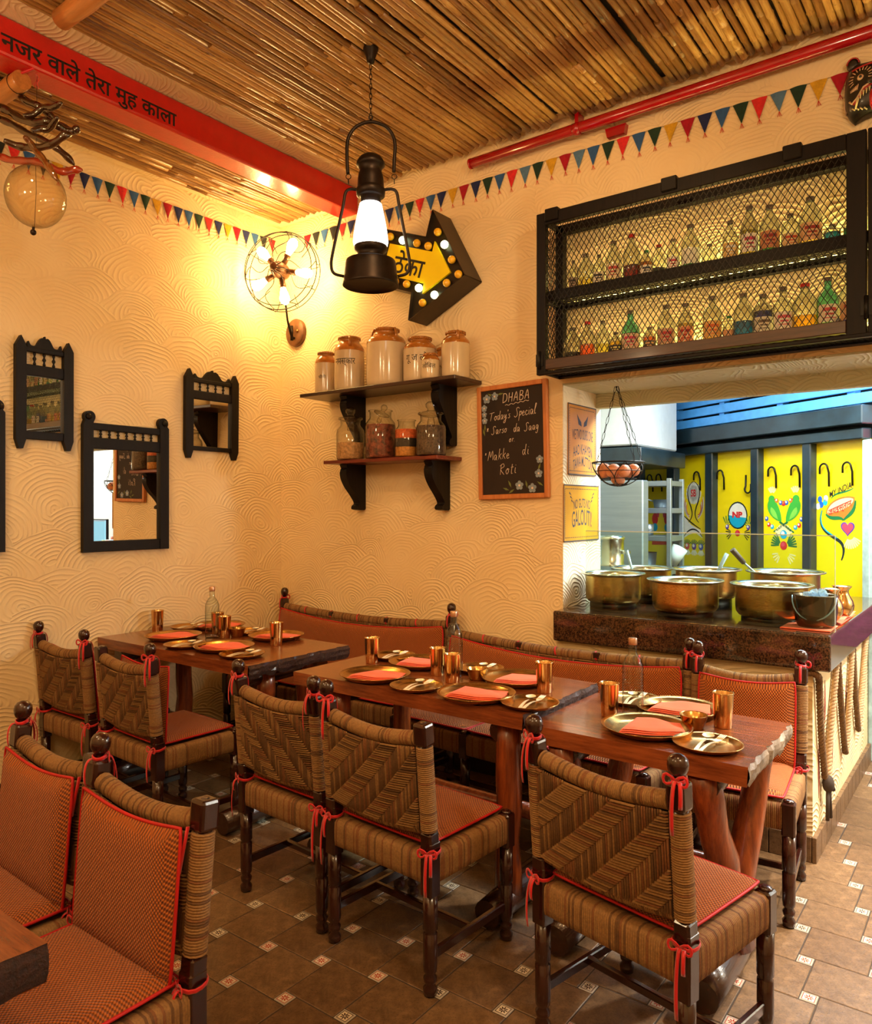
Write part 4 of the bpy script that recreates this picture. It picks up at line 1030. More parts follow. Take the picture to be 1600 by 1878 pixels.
LOT = [(.001,0),(.03,0),(.034,.004),(.050,.03),(.053,.05),(.047,.075),(.033,.10),(.028,.115),(.030,.125),(.042,.140),(.044,.143),(.041,.143),(.027,.125),(.025,.11),(.001,.10)]
lm = MB().lathe(LOT, 32).mesh('brass_jug', M_TUMB)
for (x, y, lab) in ((-.655, 3.94, 'small copper lota pot with flared lip nearer the ice bucket'), (-.635, 4.10, 'small copper lota pot with flared lip farther back on cloth')): tag(linkmesh('lota_pot', lm, None, (x, y, .978)), lab, 'pot', 'copper lota pots')

# ================================================================ CAGED BOTTLE CABINET
cx0, cx1, cy0, cz0, cz1 = -1.888, -.455, 3.355, 2.172, 2.965
t = thing('bottle_cabinet', 'black wooden wall cabinet with expanded metal door full of bottles', 'cabinet', (-1.17, 3.5, cz0)); o = Vector((-1.17, 3.5, cz0)); q = W2L(o)
def bar(a, b, name='frame_bar', mat=None, r=.003): return part(name, MB().rbox(q(*a), q(*b), r), mat or M_BLACKW, t)
bar((cx0, cy0, cz0), (cx0+.05, cy0+.035, cz1)); bar((cx1-.05, cy0, cz0), (cx1+.02, cy0+.035, cz1)); bar((cx1+.025, cy0, cz0), (cx1+.10, cy0+.035, cz1)); bar((cx1+.10, cy0, cz0), (1.2, cy0+.035, cz0+.06)); bar((cx1+.10, cy0, cz1-.06), (1.2, cy0+.035, cz1))
bar((cx0+.05, cy0, cz1-.062), (cx1-.05, cy0+.035, cz1)); bar((cx0+.05, cy0, cz0+.012), (cx1-.05, cy0+.035, cz0+.062), mat=wood('brown_sill', (46,26,18), (74,44,30), .35, .2, 'x', 4, False))
for z in (cz0, cz1-.045): bar((cx0, cy0+.2, z), (1.2, YB, z+.045))
bar((cx0, YB-.045, cz0), (cx0+.045, YB, cz1))
bar((cx0, cy0, cz0-.012), (1.2, cy0+.03, cz0+.004)); bar((cx0, cy0+.02, cz0), (cx0+.02, YB, cz0+.025)); bar((cx0, cy0+.02, cz1-.03), (cx0+.02, YB, cz1))
bar((cx0+.02, cy0+.065, 2.538), (1.2, cy0+.085, 2.592), 'shelf_rail'); bar((cx0+.02, YB-.03, 2.528), (1.2, YB, 2.56), 'shelf_rail'); bar((cx0, cy0+.06, 2.535), (cx0+.025, YB, 2.56), 'shelf_rail')
def diamonds(P, U, V, lu, lv, du, dv, w, name):
    """expanded metal: two families of slanting strands clipped to the panel"""
    mb = MB(); P, U, V = Vector(P), Vector(U), Vector(V); N = U.cross(V).normalized()*w*.8
    for s in (1, -1):
        c = -lv/dv*du if s > 0 else 0; end = lu if s > 0 else lu+lv/dv*du
        while c < end:
            a0, b0, a1, b1 = c, 0, c+s*lv/dv*du, lv
            if s > 0:
                if a0 < 0: b0 = -a0*dv/du; a0 = 0
                if a1 > lu: b1 = lv-(a1-lu)*dv/du; a1 = lu
            else:
                if a0 > lu: b0 = (a0-lu)*dv/du; a0 = lu
                if a1 < 0: b1 = lv-(-a1)*dv/du; a1 = 0
            if b1-b0 > .004:
                A = P+U*a0+V*b0; B = P+U*a1+V*b1; D = (B-A).normalized(); S = D.cross(N.normalized())*w*.5
                mb.add([A-S-N*.5, A+S-N*.5, A+S+N*.5, A-S+N*.5, B-S-N*.5, B+S-N*.5, B+S+N*.5, B-S+N*.5], [(0,4,5,1),(1,5,6,2),(2,6,7,3),(3,7,4,0)], False)
            c += du
    return part(name, mb, M_IRON, t, kind='stuff')
diamonds(q(cx0+.045, cy0+.012, cz0+.055), (1,0,0), (0,0,1), cx1-.045-cx0-.045, cz1-.06-cz0-.055, .0265, .042, .0030, 'wire_mesh')
diamonds(q(cx0+.008, cy0+.035, cz0+.02), (0,1,0), (0,0,1), YB-cy0-.06, cz1-cz0-.04, .0265, .042, .0028, 'wire_mesh')
diamonds(q(cx0+.02, cy0+.03, cz0+.010), (1,0,0), (0,1,0), cx1-cx0+.7, YB-cy0-.03, .042, .0265, .0030, 'wire_mesh')
diamonds(q(cx0+.02, cy0+.085, 2.541), (1,0,0), (0,1,0), cx1-cx0+.7, YB-cy0-.11, .042, .0265, .0030, 'wire_mesh')
diamonds(q(cx1+.10, cy0+.012, cz0+.055), (1,0,0), (0,0,1), .7, cz1-.06-cz0-.055, .0265, .042, .0030, 'wire_mesh')
for x in (-1.80, -1.21, -.70): part('top_clamp', MB().rbox(q(x-.036, cy0-.012, cz1-.05), q(x+.036, cy0+.06, cz1+.012), .004), M_IRON, t)
for (x, z) in ((cx0+.02, cz0+.06), (cx1+.02, cz0+.10)):
    part('hinge', MB().lathe([(.008,-.045),(.008,.045)], 8, Matrix.Translation(q(x, cy0-.006, z))).box(q(x-.02, cy0-.004, z-.03), q(x+.02, cy0+.002, z+.03)), M_IRON, t)
M_LED = glow('lit_strip', (255,238,146), 115.0)
for z in (cz0+.05, 2.575): part('light_strip', MB().box(q(cx0+.10, YB-.028, z), q(1.0, YB-.018, z+.010)), M_LED, t)
for z in (cz0+.040, 2.5605): part('shelf_board', MB().rbox(q(cx0+.05, cy0+.088, z), q(1.0, YB-.03, z+.006), .001), plain('shelf_board_grey', (120,108,80), .6), t)
# bottles
M_BG = {}
def bmat(kind, rgb):
    k = (kind, rgb)
    if k not in M_BG:
        nm = '%s_%d_%d_%d' % ((kind,)+rgb)
        M_BG[k] = clear(nm, rgb, .10, .05, .24, tuple(int(q*.82) for q in rgb), .12) if kind == 'bottle_glass' else clear(nm, rgb, .06, .1, .35, rgb) if kind == 'liquor' else plain(nm, rgb, .6, var=.08)
    return M_BG[k]
def bottle(u, w, h, zt, shape, lab, liq=None, lev=.45, label=None, lh=(.15,.48), cap=(90,70,60), tint=(226,223,206), y=3.475):
    d = (u-800)/1397; dx, dy = .8*d-.6, .6*d+.8; tt = y/dy; x = dx*tt; r = w/1397*tt/2; hh = h/1397*tt
    t = thing('liquor_bottle', lab, 'bottle', (x, y, zt), 0, 'bottles in the mesh cabinet')
    sh = {'slope': [(1,.60),(.86,.68),(.52,.80),(.34,.88),(.31,.95)], 'shoulder': [(1,.66),(.93,.72),(.62,.78),(.34,.83),(.31,.95)], 'flask': [(1,.70),(.96,.75),(.75,.80),(.36,.84),(.34,.93)], 'wine': [(1,.56),(.95,.62),(.7,.70),(.36,.78),(.31,.95)]}[shape]
    prof = [(.001,.002),(r*.85,.0),(r,.006)]+[(r*a, hh*b) for a, b in sh]+[(r*.36,hh*.955),(r*.36,hh)]
    b = part('bottle_glass', MB().lathe(prof, 18, cap=False), bmat('bottle_glass', tint), t)
    part('bottle_cap', MB().lathe([(r*.38,hh*.93),(r*.39,hh*1.0),(.001,hh*1.002)], 12, cap=False), bmat('cap', cap), t)
    if liq:
        top = min(lev, sh[0][1]); part('liquid', MB().lathe([(.001,.004),(r*.93,.006),(r*.95,hh*top),(.001,hh*top)], 16, cap=False), bmat('liquor', liq), t)
    if label:
        a0 = -PI/2+.35-1.15; mb = MB(); rr_ = r*1.015
        mb.grid(10, 1, lambda u_, v_: (rr_*math.cos(a0+2.3*u_), rr_*math.sin(a0+2.3*u_), hh*(lh[0]+(lh[1]-lh[0])*v_)))
        l_ = part('paper_label', mb, bmat('label', label[0]), t)
        if len(label) > 1:
            mb = MB(); rr_ = r*1.03
            for (v0, v1, f) in ((.62,.80,.55), (.40,.50,.35), (.22,.27,.5)):
                c0 = a0+1.15-f*1.15; z0 = hh*(lh[0]+(lh[1]-lh[0])*v0); z1 = hh*(lh[0]+(lh[1]-lh[0])*v1)
                mb.grid(8, 1, lambda u_, v_: (rr_*math.cos(c0+2.3*f*u_), rr_*math.sin(c0+2.3*f*u_), z0+(z1-z0)*v_))
            part('label_print', mb, bmat('label', label[1]), l_)
    return t
ZU, ZL = 2.567, 2.219
W_ = (238,232,210); R_ = (190,60,50)
UP = [ (1052,17,62,'shoulder','small plain bottle at the left end',None,0,((150,130,110),(40,36,34))), (1075,31,70,'slope','plain bottle half full of pale yellow liquor',(232,214,120),.35,None),
 (1099,22,64,'shoulder','bottle with blue neck and outlined white label',None,0,((236,226,200),(40,40,50))), (1126,29,84,'slope','tall clear bottle with cream label, left part',(240,228,150),.3,((236,220,180),(190,70,60))),
 (1159,31,90,'slope','bottle of dark red liquor with red cap',(150,16,32),.36,None), (1186,24,56,'shoulder','short bottle with white label and green cap',(214,160,70),.6,((240,236,220),(40,60,90))),
 (1209,25,62,'wine','bottle with teal liquor and red cap',(30,70,76),.3,None), (1235,23,68,'slope','slim bottle with tall white label',None,0,((244,238,220),(200,70,80))),
 (1267,33,88,'slope','tall bottle with green liquor and white label',(0,160,70),.34,((240,240,222),)), (1302,26,46,'flask','short stout clear bottle with dark stopper',(196,220,150),.3,None),
 (1340,28,82,'slope','bottle with blue-green base and gold label',(60,190,190),.25,((232,196,120),(240,240,230))), (1375,31,102,'slope','tall bottle of pale yellow liquor with white label',(220,206,110),.55,((244,240,222),(190,60,90))),
 (1412,35,97,'slope','bottle of bright green liquor with big oval picture label',(0,170,60),.30,((206,140,96),(150,40,40))), (1450,31,74,'flask','bottle with cream label and faint green base',(120,200,110),.25,((236,206,150),(200,80,50))),
 (1487,40,98,'slope','wide sloping bottle with peach label',(232,210,150),.3,((236,190,140),(170,50,40))), (1527,29,40,'flask','squat bottle of blue liquor near the right end',(50,160,200),.62,None), (1563,28,50,'shoulder','squat teal bottle with red cap at the right end',(110,200,180),.55,None)]
LO = [ (1051,34,66,'slope','grey bottle with dark base at the left end',(40,34,34),.30,None), (1078,29,74,'slope','bottle of orange liquor with red cap',(236,140,30),.42,None),
 (1106,25,72,'wine','plain pale yellow bottle, third in line',(236,222,130),.4,None), (1130,27,48,'shoulder','short yellow bottle with dark label',(244,214,30),.62,((60,56,60),(230,210,120))),
 (1157,33,84,'wine','bottle with teal shoulder band and pink label',(60,150,120),.5,((220,190,160),(214,60,100))), (1192,23,50,'shoulder','small orange bottle with dark banded label',(240,160,60),.62,((70,50,50),(230,180,120))),
 (1222,31,86,'slope','tall clear bottle with red and grey label',None,0,((206,160,130),(196,50,60))), (1258,29,85,'slope','bottle with salmon label and red lettering',(230,200,110),.55,((220,140,100),(180,30,30))),
 (1307,33,92,'shoulder','bottle with orange and yellow label, centre',(246,214,80),.4,((240,190,110),(224,110,50))), (1337,21,52,'slope','small bottle with green cap and peach label',(230,180,100),.5,((226,170,120),)),
 (1364,35,90,'slope','bottle half full of deep teal liquor',(0,140,196),.42,None), (1400,33,84,'shoulder','bottle with dark blue shoulder ring and striped label',(60,80,180),.62,((232,224,200),(110,90,70))),
 (1437,35,93,'wine','bottle with white label and pink emblem',None,0,((242,232,214),(222,96,110))), (1477,43,94,'slope','large bottle half full of golden yellow liquor, red cap',(246,208,30),.36,None),
 (1519,37,100,'wine','bottle with teal shoulders and pink printed label',(236,226,160),.4,((242,230,200),(214,90,90))), (1557,33,104,'wine','bottle with blue base and orange label at the right end',(40,70,190),.18,((236,190,140),(190,60,40)))]
CAPS = {'red': (190,40,34), 'green': (20,110,60), 'dark': (50,40,40)}
for row, zt, rn in ((UP, ZU, 'upper'), (LO, ZL, 'lower')):
    for (u, w, h, shp, lab, liq, lev, lb) in row:
        cap = next((v for k, v in CAPS.items() if k+' cap' in lab), (110,96,84))
        tint = (150,210,190) if 'teal shoulder' in lab else (226,223,206)
        bottle(u, w, h, zt, shp, '%s of the %s cabinet shelf' % (lab, rn), liq, lev, lb, cap=cap, tint=tint)
# ================================================================ LEFT WALL MIRRORS (plane x = XL, local: a along y, b up)
def mirror(lab, y0, y1, zb, zt, kind, tilt=0.0, sw=.05, glass=None, rails=None, nsp=4):
    """kind 'picket': pointed posts and carved crest ; 'scroll': round scroll tops"""
    ym = (y0+y1)/2; t = thing('wall_mirror', lab, 'mirror', (XL, ym, (zb+zt)/2), 0, 'dark framed wall mirrors'); t.rotation_euler = (0, tilt, 0)
    zc = (zb+zt)/2; F = lambda y, z, d: (.006+d, y-ym, z-zc)
    gz0, gz1, r0, r1, cz = rails   # glass bottom/top, spindle gap bottom/top, crest line
    for s, (a, b) in enumerate(((y0, y0+sw), (y1-sw, y1))):
        if kind == 'picket': P = [(a+sw*.5-.010, zb), (a+sw*.5+.010, zb), (b, zb+.05), (b, zt-.05), (a+sw*.5, zt), (a, zt-.05), (a, zb+.05)]
        else:
            c = (a+b)/2; sg = -1 if s == 0 else 1
            P = [(a, zb), (b, zb), (b, zt-.06)] + [(c-sg*.008+.032*math.cos(q), zt-.03+.032*math.sin(q)) for q in [-.6+i*(PI+1.2)/12 for i in range(13)]] + [(a, zt-.075)]
        part('frame_post', MB().prism(P, 0, .030, F), M_BLACKW, t)
        if kind == 'scroll': part('scroll_boss', MB().lathe([(.018,0),(.016,.008),(.006,.010),(.001,.012)], 14, Matrix.Translation(F((a+b)/2-(-.008 if s == 0 else .008)*0, zt-.03, .030)) @ Matrix.Rotation(PI/2, 4, 'Y')), M_BLACKW, t)
    a, b = y0+sw-.002, y1-sw+.002
    R = lambda z0, z1, nm, d=.024: part(nm, MB().rbox(F(a, z0, 0), F(b, z1, d), .003), M_BLACKW, t)
    R(gz1, r0, 'cross_rail'); R(r1, cz, 'top_rail'); R(zb+(.05 if kind == 'picket' else .0), gz0, 'bottom_rail')
    if kind == 'picket':
        half = [(0,.016),(.03,.030),(.06,.020),(.10,.010),(.18,.008),(.25,.014),(.31,.034),(.38,.052),(.44,.056),(.47,.050),(.485,.062),(.5,.066)]; full = half+[(1-q, h) for q, h in half[-2::-1]]
        up = [(v.x, v.y) for v in smooth([(a+.01+(b-a-.02)*q, cz+h, 0) for q, h in full], 3)]
        part('carved_crest', MB().prism([(b-.01, cz-.004), (a+.01, cz-.004)][::-1]+up[::-1], .004, .022, F), M_BLACKW, t)
    for k in range(nsp):
        y = a+(b-a)*(k+1)/(nsp+1); h = r1-r0
        part('spindle', MB().lathe([(.006,0),(.008,h*.1),(.004,h*.3),(.010,h*.5),(.004,h*.7),(.008,h*.9),(.006,h)], 10, Matrix.Translation(F(y, r0, .012))), M_BLACKW, t)
    part('mirror_glass', MB().box(F(a-.004, gz0-.004, .006), F(b+.004, gz1+.004, .010)), M_MIRROR, t)
    return t
mirror('small dark mirror with carved crest, at left of wall, reflecting bottles', 1.808, 2.106, 1.80, 2.378, 'picket', .005, .052, rails=(1.893, 2.178, 2.235, 2.30, 2.325), nsp=3)
mirror('large dark mirror with scroll posts and seven spindles in the middle', 2.160, 2.688, 1.252, 2.026, 'scroll', .0, .058, rails=(1.312, 1.823, 1.885, 1.926, 1.965), nsp=7)
mirror('small dark mirror with carved crest nearest the room corner', 2.806, 3.205, 1.803, 2.354, 'picket', .012, .055, rails=(1.880, 2.172, 2.225, 2.275, 2.298), nsp=4)
mirror('dark scroll-post mirror cut off by the left edge of the frame', 1.22, 1.757, 1.275, 2.034, 'scroll', .0, .058, rails=(1.335, 1.83, 1.89, 1.93, 1.97), nsp=7)
# ================================================================ BACK WALL SHELVES AND JARS
def bracket(x, ztop, h, lab):
    t = thing('shelf_bracket', lab, 'bracket', (x, YB, ztop), 0, 'carved black shelf brackets')
    P = [(0,0),(-.165,0),(-.175,-.012),(-.165,-.03),(-.178,-.05),(-.172,-.09),(-.14,-.14),(-.085,-.20*h/.29),(-.052,-.245*h/.29),(-.07,-.262*h/.29),(-.075,-.28*h/.29),(-.055,-h+.002),(-.012,-h),(0,-h+.01)]
    P = [(v.x, v.y) for v in smooth([(a, b, 0) for a, b in P], 4)]
    part('bracket_body', MB().prism(P, -.028, .028, lambda a, b, d: (d, a, b)), M_BLACKW, t)
    part('bracket_scroll', MB().tube([(-.026, -.158, -.042), (.026, -.158, -.042)], .019, 12).tube([(-.027, -.05, -h+.02), (.027, -.05, -h+.02)], .017, 12), M_BLACKW, t)
solo('wall_shelf', MB().rbox((-3.58, 3.335, 2.192), (-2.376, 3.60, 2.214), .003), M_SHELFD, 'dark upper wall shelf carrying seven glazed stoneware jars', 'shelf')
solo('wall_shelf', MB().rbox((-3.395, 3.36, 1.766), (-2.512, 3.60, 1.788), .003), M_SHELFR, 'reddish lower wall shelf carrying four glass jars of spices', 'shelf')
bracket(-3.285, 2.192, .31, 'carved black bracket under the left of the upper shelf'); bracket(-2.575, 2.192, .34, 'carved black bracket under the right of the upper shelf')
bracket(-3.285, 1.766, .285, 'carved black bracket under the left of the lower shelf'); bracket(-2.625, 1.766, .285, 'carved black bracket under the right of the lower shelf')
def stoneware(x, y, d, h, lab, txt=None, handles=0, neck=.68, tz=.5, tw=.11, th=1.0):
    r = d/2; t = thing('stoneware_jar', lab, 'jar', (x, y, 2.214), 0, 'stoneware pickle jars'); zs = h*.74
    part('cream_body', MB().lathe([(.001,0),(r*.93,0),(r*.97,.006),(r,.03),(r,zs*.9),(r*.995,zs)], 36, cap=False), M_CREAM, t)
    part('tan_shoulder', MB().lathe([(r*1.003,zs-.002),(r*.985,zs+h*.04),(r*.9,zs+h*.09),(r*(neck+.06),zs+h*.145),(r*neck,zs+h*.165),(r*neck,h-.018),(r*(neck+.05),h-.014),(r*(neck+.06),h-.004),(r*(neck+.02),h),(r*(neck-.1),h),(r*(neck-.1),zs+h*.1)], 36, cap=False), M_TAN, t)
    mb = MB(); rn = r*(neck+.055)
    for k in range(30): mb.tube([(rn*math.cos(k*2*PI/30), rn*math.sin(k*2*PI/30), h-.016), (rn*math.cos((k+.5)*2*PI/30), rn*math.sin((k+.5)*2*PI/30), h-.003)], .0028, 5)
    part('thumbed_rim', mb, M_TAN, t)
    for k in range(handles):
        a = -PI/2+.8 if handles == 1 else (-.25 if k == 0 else -PI+.3); ca, sa = math.cos(a), math.sin(a); rr_ = r*neck
        part('lug_handle', MB().tube([(ca*(rr_+q), sa*(rr_+q), z) for q, z in ((0, h-.012), (.014, h-.006), (.022, h-.022), (.030, h-.05), (r*.24, zs+h*.06))], .008, 8, flat=(.7, 1.2)), M_TAN, t)
    if txt:
        a0 = -PI/2+.42; w = tw; mb = MB(); rt = r+.0012
        put_text(mb, txt, w, lambda px, py: (rt*math.cos(a0+px/r), rt*math.sin(a0+px/r), h*tz-.015+py*th)); part('painted_lettering', mb, M_INK, t)
stoneware(-3.492, 3.48, .14, .275, 'stoneware jar at the left end of upper shelf', 'चीनी', 0, tz=.42, tw=.05, th=.9)
stoneware(-3.277, 3.47, .187, .34, 'tall stoneware jar second from left with Hindi lettering', 'नमस्कार', 1, tz=.52, tw=.135, th=1.35)
stoneware(-2.961, 3.455, .236, .345, 'largest plain stoneware jar with two lug handles', None, 2, .60)
stoneware(-2.722, 3.475, .195, .265, 'wide stoneware jar just right of the largest one', 'गू ज लो', 0, .64, .5, .13, 1.2)
stoneware(-2.577, 3.385, .102, .142, 'tiny lettered stoneware jar at the front of the shelf', 'लोिबल', 0, .74, .5, .08, 1.1)
stoneware(-2.60, 3.53, .085, .20, 'narrow stoneware jar half hidden behind the tiny one', 'कट', 0, .7, .45, .05, 1.1)
stoneware(-2.462, 3.465, .160, .262, 'plain stoneware jar with one handle at right end of shelf', None, 1, .64)
M_SP = {'tan': plain('tan_spice', (206,158,108), .9, var=.25, scale=60, bump=.003, bscale=90), 'chilli': plain('dark_dried_chilli', (136,66,44), .6, var=.5, scale=40, bump=.012, bscale=60), 'black': plain('black_pepper', (92,70,52), .8, var=.4, scale=80, bump=.006, bscale=110),
        'lentil': plain('orange_lentil', (226,104,50), .8, var=.2, scale=80, bump=.003, bscale=140), 'dark': plain('dark_lentil', (46,38,32), .85, var=.3, scale=90, bump=.003, bscale=140), 'yellow': plain('yellow_lentil', (206,140,60), .8, var=.2, scale=80, bump=.003, bscale=140)}
def glassjar(x, d, h, lab, fills, lid):
    r = d/2; t = thing('glass_jar', lab, 'jar', (x*.9856, 3.425, 1.788), 0, 'glass spice jars')
    part('jar_glass', MB().lathe([(r*.9,0),(r*.98,.006),(r,.02),(r,h*.66),(r*.95,h*.74),(r*.74,h*.83),(r*.70,h*.87),(r*.72,h*.97),(r*.80,h*.985),(r*.80,h),(r*.70,h)], 32, cap=False), M_JARG, t)
    z = .005
    for m, lv in fills:
        part('contents', MB().lathe([(.001,z),(r*.95,z),(r*.96,z+.005),(r*.96,h*lv),(r*.5,h*lv+.004),(.001,h*lv+.006)], 24, cap=False), M_SP[m], t); z = h*lv
    L = [(.001,-.075),(.020,-.07),(.022,-.05),(.016,-.02),(r*.60,-.012),(r*.86,-.004),(r*.86,.006),(r*.45,.014),(.022,.02),(.020,.03),(.030,.04),(.031,.058),(.018,.070),(.001,.073)]
    M = {'knob': Matrix.Translation((0, 0, h+.002)), 'tilt': Matrix.Translation((.01, 0, h*.93)) @ Matrix.Rotation(.5, 4, 'Y') @ Matrix.Diagonal((.62, .62, .8, 1)), 'none': None}[lid]
    if M is not None: part('glass_lid', MB().lathe(L, 28, M, cap=False), M_JARG, t)
glassjar(-3.272, .172, .250, 'glass jar half full of tan powder with ball lid', [('tan', .42)], 'knob')
glassjar(-3.025, .182, .285, 'wide glass jar of dried red chillies with tilted lid', [('chilli', .70)], 'tilt')
glassjar(-2.822, .138, .215, 'open glass jar layered with yellow, dark and orange lentils', [('yellow', .27), ('dark', .50), ('lentil', .74)], 'none')
glassjar(-2.642, .172, .235, 'glass jar of dark peppercorns with round stopper', [('black', .72)], 'knob')
# ================================================================ CHALKBOARD with single-stroke handwriting
t = thing('chalkboard', 'menu chalkboard in pine frame hanging left of the pillar', 'chalkboard', (-2.165, 3.585, 1.862)); tq = (-2.165, 3.585, 1.862)
t.rotation_euler = (0, math.radians(-1.3), 0)
bw, bh = .218, .312
for a, b in (((-bw-.004,-bh-.004),(-bw+.022,bh+.004)), ((bw-.022,-bh-.004),(bw+.004,bh+.004)), ((-bw+.022,-bh-.004),(bw-.022,-bh+.022)), ((-bw+.022,bh-.022),(bw-.022,bh+.004))):
    part('frame_bar', MB().rbox((a[0], -.014, a[1]), (b[0], .012, b[1]), .003), M_PINE, t)
part('slate', MB().box((-bw+.01, -.004, -bh+.01), (bw-.01, .006, bh-.01)), M_BOARD, t)
GL = {'D': [[(0,0),(0,1)],[(0,1),(.4,.95),(.6,.6),(.5,.2),(0,0)]], 'H': [[(0,0),(0,1)],[(.5,0),(.5,1)],[(0,.5),(.5,.5)]], 'A': [[(0,0),(.3,1),(.6,0)],[(.12,.38),(.48,.38)]],
 'B': [[(0,0),(0,1)],[(0,1),(.4,.92),(.35,.6),(0,.52),(.5,.4),(.45,.05),(0,0)]], 'T': [[(-.05,.9),(.75,1)],[(.35,.97),(.2,0)]], 'S': [[(.6,.85),(.4,1),(.15,.85),(.3,.5),(.35,.15),(.1,-.05),(-.1,.1)]],
 'M': [[(0,0),(.15,.95),(.35,.3),(.6,1),(.75,.05)]], 'R': [[(.1,0),(.1,.95)],[(-.05,.8),(.35,1.0),(.5,.75),(.1,.5),(.6,0)]], 'o': [[(.2,.5),(.02,.25),(.2,0),(.38,.25),(.2,.5),(.45,.42)]],
 'd': [[(.36,.42),(.1,.5),(.02,.2),(.2,0),(.36,.4)],[(.42,1.05),(.36,.2),(.5,0)]], 'a': [[(.36,.45),(.1,.5),(.02,.18),(.2,0),(.36,.42),(.38,.05),(.5,0)]], 'y': [[(0,.5),(.12,.05),(.32,.5)],[(.32,.5),(.3,-.3),(.1,-.5),(.0,-.35),(.45,.1)]],
 's': [[(.3,.5),(.1,.42),(.28,.2),(.2,0),(0,.06)]], 'p': [[(.05,.55),(.0,-.5)],[(.03,.35),(.25,.52),(.35,.25),(.05,.05)]], 'e': [[(.02,.25),(.32,.3),(.2,.5),(.03,.3),(.15,0),(.42,.1)]], 'c': [[(.32,.42),(.15,.5),(.02,.22),(.18,0),(.4,.12)]],
 'i': [[(.08,.5),(.08,.08),(.22,.02)],[(.1,.7),(.12,.74)]], 'l': [[(.05,.3),(.25,1.0),(.12,1.0),(.1,.05),(.28,.05)]], 'r': [[(.05,0),(.08,.5),(.1,.38),(.3,.5)]], 'g': [[(.34,.45),(.1,.5),(.02,.2),(.2,.05),(.34,.42),(.3,-.35),(.1,-.45),(.02,-.3)]],
 'k': [[(.05,0),(.1,1.1)],[(.42,.6),(.07,.28)],[(.16,.34),(.45,0)]], 't': [[(.15,.85),(.12,.05),(.28,.03)],[(0,.55),(.32,.6)]], 'n': [[(.04,0),(.06,.5),(.3,.48),(.32,0)]], "'": [[(.05,1),(.02,.8)]], '*': [[(0,.2),(.4,.6)],[(.4,.2),(0,.6)],[(.2,.1),(.2,.7)]], '.': [[(0,0),(.04,.02)]], ' ': []}
def chalk(s, x, z, h, mat, name='chalk_writing', slope=.06, r=.0016, gap=.20):
    mb = MB(); cx = x
    for ch in s:
        w = max([p[0] for st in GL[ch] for p in st], default=.3)
        for st in GL[ch]:
            P = [(cx+(px+.18*pz)*h*.8, -.0050, z+(cx-x)*slope+pz*h) for px, pz in st]
            if len(P) > 2: P = [tuple(v) for v in smooth(P, 4)]
            mb.tube(P, r, 5, flat=(1, 1) )
        cx += (w+gap)*h*.8
    mb.v = [(vx, -.0050+(vy+.0050)*.4, vz) for vx, vy, vz in mb.v]
    return part(name, mb, mat, t)
chalk('DHABA', -.055, .213, .050, M_CHALK, r=.0022, gap=.32)
mb = MB(); mb.tube([(-.04+.15*i/24, -.005, .198+.15*i/24*.10+.0035*math.sin(i*1.3)) for i in range(25)], .0016, 5); part('chalk_underline', mb, M_CHALK, t)
chalk("Today's", -.145, .120, .046, M_CHALK, gap=.10); chalk('Special', .020, .130, .050, M_CHALK, gap=.08)
chalk('*', -.165, .058, .036, M_CHALK); chalk('Sarso', -.130, .045, .044, M_CHALK, gap=.14); chalk('da', .010, .048, .044, M_CHALK, gap=.12); chalk('Saag', .080, .048, .044, M_CHALK, gap=.12)
chalk('or.', -.02, -.005, .036, M_CHALK)
chalk('*', -.178, -.072, .022, M_CHALK); chalk('Makke', -.160, -.100, .054, M_CHALK, slope=.05, gap=.16); chalk('di', .062, -.080, .054, M_CHALK)
chalk('Roti', -.085, -.182, .060, M_CHALK)
def cflower(x, z, r):
    mb = MB()
    for k in range(5):
        a = k*2*PI/5+.3; mb.prism([(x+r*.6*math.cos(a)+r*.42*math.cos(b), z+r*.6*math.sin(a)+r*.42*math.sin(b)) for b in [2*PI*i/8 for i in range(8)]], .0042, .0046, lambda u, v, d: (u, -d, v))
    part('chalk_flower', mb, M_CHALKB, t)
    part('chalk_flower_eye', MB().prism([(x+r*.25*math.cos(b), z+r*.25*math.sin(b)) for b in [2*PI*i/8 for i in range(8)]], .0047, .0050, lambda u, v, d: (u, -d, v)), M_CHALK, t)
for (x, z, r) in ((-.160,.245,.026),(-.108,.255,.024),(-.178,.195,.020),(-.178,.160,.017),(-.176,.125,.019),(.168,-.11,.022),(.160,-.185,.024),(.04,-.245,.026),(.120,-.262,.026)): cflower(x, z, r)
mb = MB()
for (x, z, a) in ((-.07,.265,.1),(-.135,.265,2.6),(-.175,.085,-1.6),(-.182,.06,-1.3),(-.045,-.262,2.8),(-.02,-.235,2.0),(.085,-.24,1.8),(.165,-.15,1.2),(.168,-.24,-.6),(-.01,-.275,-2.6)):
    mb.prism([(x+.022*math.cos(a)*q-.006*s*math.sin(a), z+.022*math.sin(a)*q+.006*s*math.cos(a)) for q, s in ((-1,0),(0,-1),(1,0),(0,1))], .0042, .0046, lambda u, v, d: (u, -d, v))
part('chalk_leaves', mb, M_CHALKG, t)
